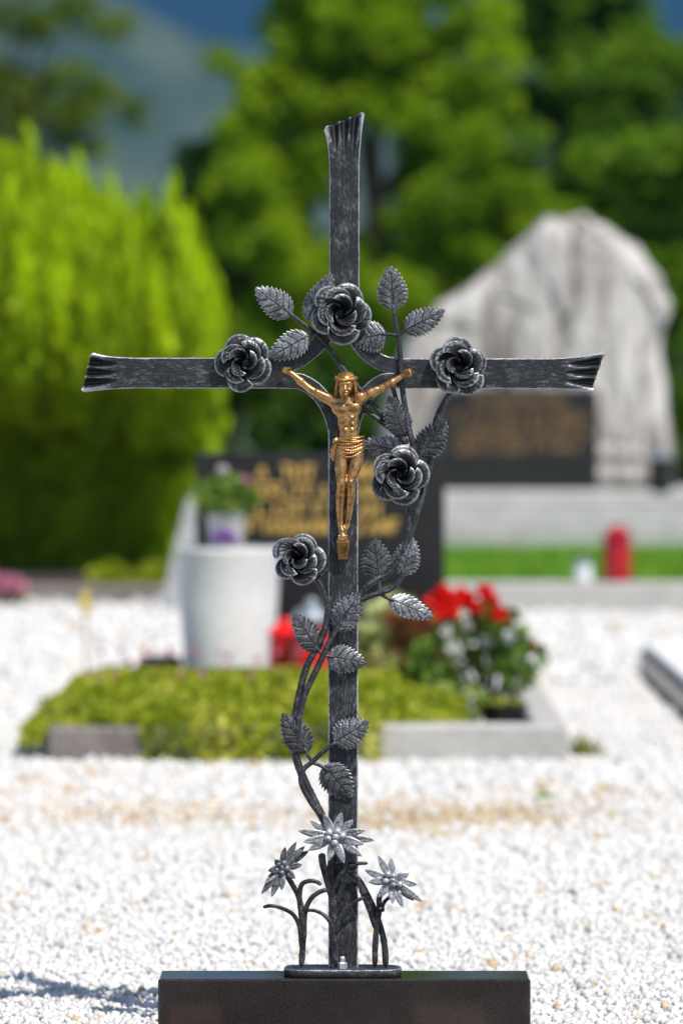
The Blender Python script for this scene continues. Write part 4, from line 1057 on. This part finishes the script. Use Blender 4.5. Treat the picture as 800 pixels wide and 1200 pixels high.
# ------------------------------------------------------------------ edelweiss
def edelweiss(center, tips, q, qt, buds, mat, wid=9.5, brad=4.6):
    """petal tips in photo positions; qt: depth of each tip relative to q"""
    c = np.array(center, float)
    mb = MB(); o = X3(center[0], center[1], q - 1)
    th = np.linspace(0, 2 * math.pi, 14, endpoint=False)
    rings = [np.stack([o[0] + a * mm * np.cos(th), np.full(14, o[1] - z * mm), o[2] + a * mm * np.sin(th)], 1) for a, z in ((2, -2.5), (7, -1.5), (9, 0), (7, 1.2), (1, 1.6))]
    loft(mb, np.array(rings), .4); root = fixn(mb.build('edelweiss', mat, CROSS))
    for i, (tp, dq) in enumerate(zip(tips, qt)):
        b_ = np.array(tp, float); L = np.linalg.norm(b_ - c); u_ = (b_ - c) / L; w_ = np.array([-u_[1], u_[0]])
        nv, nu = 20, 9; v = np.linspace(.06, 1, nv); u = np.linspace(-1, 1, nu); U, V_ = np.meshgrid(u, v)
        hw = wid / 2 * (.36 * (1 - V_) + .95 * np.clip(np.sin(np.pi * np.clip(V_, 0, 1) ** 1.15), 0, 1) ** .75) + .12
        lat = U * hw; lon = V_ * L
        dep = q + dq * V_ + 2.2 * np.sin(V_ * 2.6) * .8 - .8 * U ** 2 * np.clip(hw / 4, 0, 1) - .7 * np.exp(-(lat / .7) ** 2) * sm(.2, .4, V_) * (1 - sm(.75, .95, V_)) + (i % 2) * -1.3
        PXp = c[0] + u_[0] * lon + w_[0] * lat; PYp = c[1] + u_[1] * lon + w_[1] * lat
        d = DIST - dep * mm; k = d / DIST / 1000
        P = np.stack([(PXp - 400) * k, d - DIST, ZC - (PYp - 450) * k], -1)
        if np.cross(P[10, -1] - P[10, 0], P[-1, 4] - P[0, 4])[1] > 0: P = P[:, ::-1]
        wr = .42 + .35 * sm(.8, 1, np.abs(U)) + 0 * V_
        pb = MB(); shell(pb, P, .0016, wr); pb.build('petal', mat, root)
    for (bx, by) in buds:
        pb = MB(); o = X3(bx, by, q + 3.4); n = 14
        rings = []
        for a in np.linspace(-1.2, 1.5, 9):
            rr_ = math.cos(a) * brad; rings.append(np.stack([o[0] + rr_ * mm * np.cos(th), np.full(14, o[1] - math.sin(a) * brad * mm), o[2] + rr_ * mm * np.sin(th)], 1))
        loft(pb, np.array(rings), .55); fixn(pb.build('bud', mat, root))
edelweiss((392, 981), [(400, 952), (414, 961), (428, 973), (439, 985), (426, 990), (424, 1004), (403, 1012), (385, 1009), (361, 997), (355, 987), (349, 974), (363, 962), (379, 954)], 30, [2, -2, 2, -8, 4, 6, 8, 6, 2, 5, 0, -2, 2],
          [(385.5, 976), (395.5, 974.5), (401.5, 980), (392, 988), (384, 983), (393.5, 981)], EDEL, 8.6)
edelweiss((330.5, 1017), [(334, 993), (347, 987), (357, 992), (362, 997), (354, 1014), (346, 1030), (330, 1044), (318, 1052), (306, 1048), (310, 1036), (314, 1021), (322, 1008)], 24, [6, 2, -4, -10, -6, 0, 6, 10, 12, 14, 14, 10],
          [(326, 1014), (333, 1012), (336, 1018), (330, 1023), (324, 1020), (330, 1017)], EDEL_DIM, 7.6, 3.8)
edelweiss((459, 1032), [(443, 1003), (458, 1006), (479, 1024), (489, 1037), (495, 1057), (485, 1056), (472, 1064), (460, 1060), (443, 1052), (431, 1034), (427, 1020)], 26, [-4, -2, 0, 4, 8, 2, 8, 8, 4, 0, -4],
          [(454, 1025), (461, 1027), (468, 1037), (460, 1037), (452, 1033), (460, 1032)], EDEL, 8.4, 4.3)
def blade(pts, r0, r1, flat=.6, mat=IRON):
    vine('edelweiss_stem', pts, r0 * .95, r1 * .95, mat, flat)
zf = 1134
blade([(353, zf, 14), (355, 1100, 14), (355, 1076, 14), (350, 1052, 15), (343, 1038, 18), (333, 1022, 21)], 4.0, 3.2)
blade([(353, 1112, 15), (351, 1088, 16), (344, 1073, 18), (331, 1065, 22), (318, 1062, 23), (308, 1063.5, 22)], 3.0, 2.0)
blade([(356, 1105, 16), (357, 1072, 17), (364, 1054, 18), (376, 1045, 19), (387, 1043, 18)], 3.6, 2.6)
blade([(354, 1085, 17), (351, 1055, 18), (353, 1038, 19), (361, 1033, 20), (370, 1033.5, 20), (376.5, 1037.5, 19)], 3.4, 2.4)
blade([(393, zf, 15), (392, 1090, 16), (390, 1050, 18), (387, 1015, 22), (391, 985, 27)], 4.2, 3.6)
blade([(391, 1060, 17), (384, 1035, 19), (378, 1012, 22), (377, 1000, 24)], 4.0, 4.6, .5)
blade([(394, 1060, 17), (402, 1035, 18), (406, 1020, 19), (402, 1004, 22)], 3.6, 3.4, .5)
blade([(391, 1044, 19), (397, 1028, 20), (408, 1017, 21), (420, 1012.5, 20), (431, 1012, 19)], 3.2, 2.0)
blade([(392, 1108, 18), (389, 1086, 19), (381, 1074, 20), (370, 1068, 21), (358, 1067, 21)], 3.0, 2.0)
blade([(394, 1095, 18), (397, 1080, 19), (405, 1066, 20), (416, 1057, 20), (427, 1052, 19)], 3.2, 2.2)
blade([(439, zf, 12), (440, 1100, 13), (444, 1068, 15), (445, 1050, 19), (457, 1036, 23)], 3.8, 3.2)
blade([(452, zf, 8), (450, 1105, 9), (442, 1075, 11), (434, 1056, 13), (426, 1040, 14), (418, 1028, 14), (407, 1022.5, 13)], 4.2, 2.6)
blade([(441, 1090, 13), (433, 1066, 14), (424, 1044, 15), (420, 1030, 15)], 4.0, 3.4, .45)
blade([(447, 1066, 15), (450, 1058, 16), (456, 1052, 18), (464, 1045, 20)], 2.6, 2.0)
vine('collar', [(441, 1067, 15), (445, 1065.5, 19), (449, 1067, 15)], 3.0, 3.0)

# ------------------------------------------------------------------ bronze figure (millimetres: x right, y up, z towards the viewer)
class Field:
    def __init__(s, lo, hi, h):
        s.lo = np.array(lo, float); s.h = h
        s.n = np.ceil((np.array(hi, float) - s.lo) / h).astype(int) + 1
        s.F = np.full(s.n, 6.0, np.float32)
    def sub(s, lo, hi):
        a = np.clip(np.floor((np.array(lo) - s.lo) / s.h).astype(int), 0, s.n); b = np.clip(np.ceil((np.array(hi) - s.lo) / s.h).astype(int) + 1, 0, s.n)
        sl_ = tuple(slice(i, j) for i, j in zip(a, b))
        ax = [s.lo[i] + s.h * np.arange(a[i], b[i]) for i in range(3)]
        return sl_, np.meshgrid(*ax, indexing='ij')
    def put(s, sl_, D, k, cut=False):
        F = s.F[sl_]
        if cut:
            D = -D; h = np.clip(.5 - .5 * (D - F) / k, 0, 1); s.F[sl_] = D * (1 - h) + F * h + k * h * (1 - h)
            s.F[sl_] = np.where(h <= 0, np.maximum(F, D), s.F[sl_])
        else:
            h = np.clip(.5 + .5 * (D - F) / k, 0, 1); s.F[sl_] = D * (1 - h) + F * h - k * h * (1 - h)
    def cone(s, a, b, ra, rb, k=1.5, flat=1.0):
        a, b = np.array(a, float), np.array(b, float); m = max(ra, rb) + k * 2 + 4
        sl_, (X, Y, Z) = s.sub(np.minimum(a, b) - m, np.maximum(a, b) + m)
        if X.size == 0: return
        d = b - a; L2 = max(d @ d, 1e-9)
        t = np.clip(((X - a[0]) * d[0] + (Y - a[1]) * d[1] + (Z - a[2]) * d[2]) / L2, 0, 1)
        D = np.sqrt((X - a[0] - t * d[0]) ** 2 + (Y - a[1] - t * d[1]) ** 2 + ((Z - a[2] - t * d[2]) / flat) ** 2) - (ra + (rb - ra) * t)
        s.put(sl_, D, k)
    def ell(s, c, r, k=1.5, rot=0.0, cut=False):
        c, r = np.array(c, float), np.array(r, float); m = r.max() + k * 2 + 4
        sl_, (X, Y, Z) = s.sub(c - m, c + m)
        if X.size == 0: return
        x, y, z = X - c[0], Y - c[1], Z - c[2]
        if rot: x, y = x * math.cos(rot) + y * math.sin(rot), -x * math.sin(rot) + y * math.cos(rot)
        q = np.sqrt((x / r[0]) ** 2 + (y / r[1]) ** 2 + (z / r[2]) ** 2); g = np.sqrt((x / r[0] ** 2) ** 2 + (y / r[1] ** 2) ** 2 + (z / r[2] ** 2) ** 2) + 1e-6
        s.put(sl_, q * (q - 1) / g, k, cut)
    def mesh(s):
        F = s.F; n = np.array(F.shape); ins = F < 0
        c8 = [ins[i:n[0] - 1 + i, j:n[1] - 1 + j, k:n[2] - 1 + k] for i in (0, 1) for j in (0, 1) for k in (0, 1)]
        tot = sum(c.astype(np.int8) for c in c8); act = (tot > 0) & (tot < 8)
        ijk = np.argwhere(act); idx = np.full(act.shape, -1, np.int64); idx[act] = np.arange(len(ijk))
        acc = np.zeros((len(ijk), 3)); cnt = np.zeros(len(ijk))
        cor = [(i, j, k) for i in (0, 1) for j in (0, 1) for k in (0, 1)]
        for a in cor:
            for ax in range(3):
                if a[ax]: continue
                b = list(a); b[ax] = 1; b = tuple(b)
                fa = F[ijk[:, 0] + a[0], ijk[:, 1] + a[1], ijk[:, 2] + a[2]]; fb = F[ijk[:, 0] + b[0], ijk[:, 1] + b[1], ijk[:, 2] + b[2]]
                cr = (fa < 0) != (fb < 0); t = np.where(cr, fa / np.where(cr, fa - fb, 1), 0)
                p = np.array(a, float) + np.outer(t, np.array(b) - np.array(a)); acc[cr] += p[cr]; cnt[cr] += 1
        V = s.lo + (ijk + acc / cnt[:, None]) * s.h
        faces = []
        for ax in range(3):
            o1, o2 = (ax + 1) % 3, (ax + 2) % 3
            sa = [slice(None)] * 3; sb = [slice(None)] * 3; sa[ax] = slice(0, -1); sb[ax] = slice(1, None)
            A, B = ins[tuple(sa)], ins[tuple(sb)]; e = np.argwhere(A != B)
            e = e[(e[:, o1] > 0) & (e[:, o2] > 0) & (e[:, o1] < n[o1] - 1) & (e[:, o2] < n[o2] - 1)]
            def cell(d1, d2):
                q = e.copy(); q[:, o1] -= d1; q[:, o2] -= d2; return idx[q[:, 0], q[:, 1], q[:, 2]]
            Q = np.stack([cell(1, 1), cell(0, 1), cell(0, 0), cell(1, 0)], 1)
            fl = A[e[:, 0], e[:, 1], e[:, 2]]; Q = np.where(fl[:, None], Q, Q[:, ::-1]); faces.append(Q)
        return V, np.concatenate(faces)
def to_world(V):
    d = DIST - (TH + V[:, 2]) * mm; k = d / DIST / 1000
    return np.stack([V[:, 0] * k, d - DIST, ZC - (-V[:, 1] - 450) * k], 1)
def P2(px, py, z): return (px - 400, -py, z)
def field_obj(f, name, mat, parent):
    V, Fc = f.mesh(); me = bpy.data.meshes.new(name)
    me.from_pydata(to_world(V).tolist(), [], Fc.tolist()); return link(name, me, mat, parent)

def figure():
    f = Field(P2(322, 640, -2), P2(494, 430, 44), .55)
    c, e = f.cone, f.ell
    # trunk
    e(P2(406, 478, 15), (17.6, 12, 9), 4); e(P2(408, 494, 15), (12.6, 13, 8.2), 5); e(P2(409, 508, 15), (11.4, 9, 7.6), 5); e(P2(410, 521, 15), (15.5, 11, 9), 5)
    c(P2(390, 470, 15), P2(421, 467, 15), 6.2, 6.2, 4)
    for sx, cy in ((-1, 478), (1, 477)): e(P2(406 + sx * 8.0, cy, 21), (8.4, 5.8, 4.2), 1.4, sx * .15)       # chest
    for i, yy in enumerate((490, 497, 504)):
        for sx in (-1, 1): e(P2(408.3 + sx * 3.9, yy, 21.6), (3.4, 3.0, 2.0), .8)
    e(P2(408.5, 511, 21.2), (5.4, 5, 2.0), 1.2)
    for i in range(4):                                              # ribs
        for sx in (-1, 1): c(P2(406.5 + sx * 6.5, 487 + i * 3.4, 21 - i * .2), P2(407.3 + sx * (11.2 - i * .35), 485 + i * 3.5, 17.6), .8, .6, 1.6)
    for sx in (-1, 1): c(P2(407.5 + sx * 2, 486.5, 22), P2(408 + sx * 10.5, 500, 18.6), 1.1, .9, 1.1)   # rib arch
    c(P2(404, 473, 16), P2(404.5, 460, 18), 5.2, 4.6, 2.5)                                               # neck
    for sx in (-1, 1): c(P2(404.8 + sx * 1.5, 471, 20.5), P2(404.8 + sx * 12, 468.8, 18.5), 1.0, 1.3, 1.2)   # collar bones
    c(P2(403.5, 471, 20.5), P2(400.6, 461, 20), .9, .9, 1.2); c(P2(406.0, 471, 20.5), P2(409, 461, 20), .9, .9, 1.2)
    # arms: raised to the bars, palms nailed
    for pts in ([(389, 469, 15, 6.3), (377, 463.5, 14, 5.0), (364, 456.5, 13, 3.7), (352, 446.5, 12, 4.0), (342, 437.5, 11, 2.7)], [(421, 467, 15, 6.3), (434, 460.5, 14, 5.0), (447, 454.5, 13, 3.7), (459, 448, 12, 4.0), (470, 441, 11, 2.7)]):
        for a, b in zip(pts, pts[1:]): c(P2(*a[:3]), P2(*b[:3]), a[3] * 1.14, b[3] * 1.14, 1.6)
    c(P2(385, 465.4, 17.5), P2(371, 458.6, 16.4), 3.0, 2.2, 1.2); c(P2(427, 462, 17.5), P2(440, 455.4, 16.4), 3.0, 2.2, 1.2)        # biceps
    e(P2(388.5, 466.5, 17), (5.2, 4.6, 4.4), 1.2); e(P2(422.5, 464, 17), (5.2, 4.6, 4.4), 1.2)                                           # deltoids
    # hands: palm, four curled fingers, thumb
    for sx, hx, hy, ux, uy in ((-1, 336, 434, -.82, .57), (1, 477, 438, .93, .37)):
        vx, vy = -uy * sx, ux * sx                                   # across the palm (up in the picture)
        if vy < 0: vx, vy = -vx, -vy
        def h(al, ac, z): return P2(hx + ux * al + vx * ac, hy - (uy * al + vy * ac), z)
        c(h(-5, 0, 11.5), h(1.5, 0, 11.5), 2.8, 3.9, 1.2); 
        for i, (ac, ln) in enumerate(((3.6, 4.6), (1.3, 5.2), (-1.1, 4.9), (-3.3, 4.0))):
            c(h(2, ac, 13), h(2 + ln * .72, ac * 1.05, 15.4), 1.45, 1.35, .45); c(h(2 + ln * .72, ac * 1.05, 15.4), h(2 + ln * .35, ac, 18.6), 1.35, 1.2, .35); c(h(2 + ln * .35, ac, 18.6), h(-.6, ac * .95, 18.0), 1.2, 1.0, .35)
        c(h(-3.0, 3.0, 13.5), h(-.5, 5.2, 16), 1.5, 1.3, .5); c(h(-.5, 5.2, 16), h(2.4, 4.0, 18.5), 1.25, 1.0, .35)
        e(h(-2.0, -.6, 15.6), (1.5, 1.5, 1.0), .3)                  # nail head
    # legs, knees bent forward, feet crossed
    L = [(401, 528, 16, 8.6), (399.6, 548, 20, 7.4), (400, 565, 24, 5.5), (399, 580, 20, 5.6), (398, 597, 15.5, 4.4), (399, 617, 12, 3.0)]
    Rr = [(418, 527, 16, 8.8), (416, 547, 20, 7.3), (410.6, 565, 23.5, 5.3), (410.6, 580, 19, 5.2), (409, 597, 14.5, 4.1), (406.5, 616, 10.5, 2.9)]
    for T_ in (L, Rr):
        for a, b in zip(T_, T_[1:]): c(P2(*a[:3]), P2(*b[:3]), a[3], b[3], 1.2)
    for (x, y) in ((400.2, 566.5), (410.6, 566.5)): e(P2(x, y, 27.6), (3.4, 4.2, 2.2), .9); 
    for (x, y) in ((400.6, 574.5), (410.8, 574.5)): c(P2(x, y, 25), P2(x - 1.2, y + 36, 14.6), 1.5, 1.0, 1.0)
    c(P2(398, 533, 22), P2(401, 558, 27), 3.2, 2.2, 1.6); c(P2(419, 533, 22), P2(411, 558, 26.5), 3.2, 2.2, 1.6)
    c(P2(399, 615, 12), P2(401.5, 629, 17), 3.4, 3.6, 1.2); c(P2(406.5, 615, 10), P2(401, 627, 12.5), 3.2, 3.6, 1.2)
    for i in range(5): c(P2(397.0 + i * 2.25, 628, 18.5), P2(396.6 + i * 2.25, 633.2 - abs(i - 2.6) * .35, 19.6), 1.35 if i < 4 else 1.8, 1.15 if i < 4 else 1.5, .35)
    e(P2(401.5, 622, 18.5), (1.6, 1.6, 1.1), .3)
    # head: turned a little down and to the viewer's left
    e(P2(405, 449, 23), (10.0, 12.2, 10.8), 2); e(P2(403.6, 457.5, 25.5), (7.0, 7.6, 7.2), 2.5)
    e(P2(402.9, 463.3, 26.6), (4.2, 4.0, 4.2), 1.6)                 # bearded chin
    for sx in (-1, 1): e(P2(404.4 + sx * 4.1, 451.6, 34.0), (2.9, 1.9, 2.2), .9, 0, True)   # eye sockets
    c(P2(399.0, 448.8, 32.2), P2(403.3, 449.6, 33.2), 1.0, 1.0, .8); c(P2(405.5, 449.6, 33.2), P2(409.8, 448.8, 32.2), 1.0, 1.0, .8)   # brows
    for sx in (-1, 1): e(P2(404.4 + sx * 4.1, 452.0, 31.6), (1.8, 1.25, 1.2), .4)           # lids
    c(P2(404.4, 450.5, 33.0), P2(404.2, 456.2, 35.2), 1.0, 1.5, .7); e(P2(404.2, 457.0, 34.4), (2.1, 1.1, 1.2), .5)                      # nose
    for sx in (-1, 1): e(P2(404.3 + sx * 5.0, 456.2, 30.6), (2.3, 2.0, 2.0), 1.2)
    e(P2(403.4, 460.4, 33.2), (2.8, .75, 1.2), .4, 0, True)                                  # mouth
    c(P2(400.9, 459.0, 32.4), P2(406.1, 459.4, 32.4), .8, .8, .5); c(P2(401.2, 461.7, 32.6), P2(405.6, 462.0, 32.6), .9, .9, .4)
    for i in range(5): c(P2(400.2 + i * 1.5, 463.4, 31.4), P2(400.6 + i * 1.1, 467.3, 29.4), .9, .6, .35)
    e(P2(394.6, 452.5, 23), (1.3, 2.6, 2.0), .5); e(P2(415.0, 452.5, 23), (1.3, 2.6, 2.0), .5)  # ears
    root = field_obj(f, 'crucified_figure', BRONZE, CROSS)
    tag(root, 'golden bronze crucified figure in a loincloth, head lowered')
    # hair
    f = Field(P2(384, 486, 4), P2(430, 430, 42), .5); c, e = f.cone, f.ell
    rr_ = np.random.default_rng(2)
    e(P2(405.3, 446.5, 20.5), (11.6, 11.8, 11.4), 1.5)
    for i in range(9):                                              # locks at both sides
        q = i / 8
        a0 = P2(395.2 - 1.2 * q, 446 + 2 * q, 28 - 12 * q); a1 = P2(393.6 + .8 * math.sin(i), 457, 26 - 12 * q); a2 = P2(392.2 + 2.2 * q, 466 - 3 * rr_.uniform(), 21 - 9 * q)
        c(a0, a1, 1.3, 1.4, .35); c(a1, a2, 1.4, .6, .35)
        b0 = P2(415.2 + 1.4 * q, 446 + 2 * q, 28 - 12 * q); b1 = P2(416.6 + 1.1 * math.sin(i * 1.7), 458, 27 - 11 * q); b2 = P2(416.5 + 6.5 * q, 470 + 4 * rr_.uniform(), 25 - 5 * q)
        c(b0, b1, 1.3, 1.5, .35); c(b1, b2, 1.5, .7, .35)
    for i in range(15):                                             # strands over the top
        a = -1.25 + 2.5 * i / 14
        c(P2(405.2 + 10.6 * math.sin(a), 444 - 8.5 * math.cos(a) * .55, 30 - 3 * abs(a)), P2(405.2 + 8 * math.sin(a), 435.5 + 2 * abs(a), 21), 1.05, 1.0, .3)
    e(P2(404.3, 456, 33), (8.8, 11.0, 9.5), .6, 0, True)
    field_obj(f, 'hair', BRONZE_DARK, root)
    # crown of thorns: two twisted strands and spikes
    mb = MB(); cc = np.array((405.2 - 400, -443.4, 21.5))
    for s in range(3):
        th = np.linspace(0, 2 * math.pi, 72, endpoint=False); tw = th * 9 + s * 2.1
        ring = np.stack([cc[0] + (11.9 + .9 * np.cos(tw)) * np.cos(th), cc[1] + 1.2 * np.sin(tw) - 1.6 * np.sin(th) * 1.0, cc[2] + (11.6 + .9 * np.cos(tw)) * np.sin(th)], 1)
        Wd = to_world(ring); m_ = len(Wd); segs = 6; rings = []
        for i in range(m_ + 1):
            p = Wd[i % m_]; T_ = Wd[(i + 1) % m_] - Wd[i - 1]; T_ /= np.linalg.norm(T_); a_ = np.cross(T_, (0, 0, 1.)); a_ /= np.linalg.norm(a_); b_ = np.cross(a_, T_)
            h_ = np.linspace(0, 2 * math.pi, segs, endpoint=False); rings.append(p + np.outer(np.cos(h_), a_) * .0011 + np.outer(np.sin(h_), b_) * .0011)
        loft(mb, np.array(rings), cap=False)
    for i in range(22):
        t_ = i * 2 * math.pi / 22; a = cc + np.array((11.5 * math.cos(t_), rr_.uniform(-1, 1) - 1.6 * math.sin(t_), 11.2 * math.sin(t_)))
        b = a + np.array((2.6 * math.cos(t_) + rr_.normal(0, 1), rr_.normal(.6, 1.6), 2.6 * math.sin(t_)))
        tube(mb, to_world(np.array([a, b])), [.0007, .0001], 5, n=3)
    mb.build('crown_of_thorns', BRONZE_DARK, root)
    # loincloth
    f = Field(P2(382, 546, 2), P2(432, 506, 36), .5); c, e = f.cone, f.ell
    e(P2(410.2, 523.5, 15.5), (16.6, 13.5, 10.6), 1); 
    for sl_cut in (P2(410, 503, 16), ): e(sl_cut, (24, 9.2, 20), .8, 0, True)
    e(P2(409, 546, 16), (26, 9.8, 22), .8, 0, True)
    for i in range(7):                                              # sagging folds
        x = np.linspace(-1, 1, 13); ya = 512.3 + i * 2.6 + .5 * math.sin(i * 2.3); sag = 1.6 + i * .95
        pts = [(410.2 + 15.9 * u, ya + sag * (1 - u * u) + (1.3 * math.sin(i * 1.9) - .9) * u, 15.9 + 10.4 * math.sqrt(max(0, 1 - (u * .96) ** 2))) for u in x]
        for a, b in zip(pts, pts[1:]): c(P2(*a), P2(*b), 1.15, 1.15, .9)
    for i in range(5):                                              # hanging knot at the hip
        c(P2(394, 514 + i, 20 - i), P2(389.5 - .6 * i + 2, 526, 19 - i), 1.8, 2.2, .5); c(P2(389.5 - .6 * i + 2, 526, 19 - i), P2(390.0 - i * .9 + 1, 540 - i * 1.4, 17 - i), 2.0, 1.3, .5)
    e(P2(392.6, 516.5, 20), (3.4, 3.4, 3.4), .8)
    field_obj(f, 'loincloth', BRONZE, root)
    # foot rest
    mb = MB(); rings = []
    for (xa, xb, y, z) in ((393.6, 409.6, 633, 15), (394.0, 409.2, 636, 15), (396.4, 406.6, 655, 10.5), (396.6, 406.4, 656, 9.5)):
        V = np.array([P2(xa, y, .2), P2(xb, y, .2), P2(xb, y, z - .8), P2(xb - .8, y, z), P2(xa + .8, y, z), P2(xa, y, z - .8)]); rings.append(to_world(V))
    loft(mb, np.array(rings)); o = fixn(mb.build('foot_rest', BRONZE, root, smooth=False))
figure()
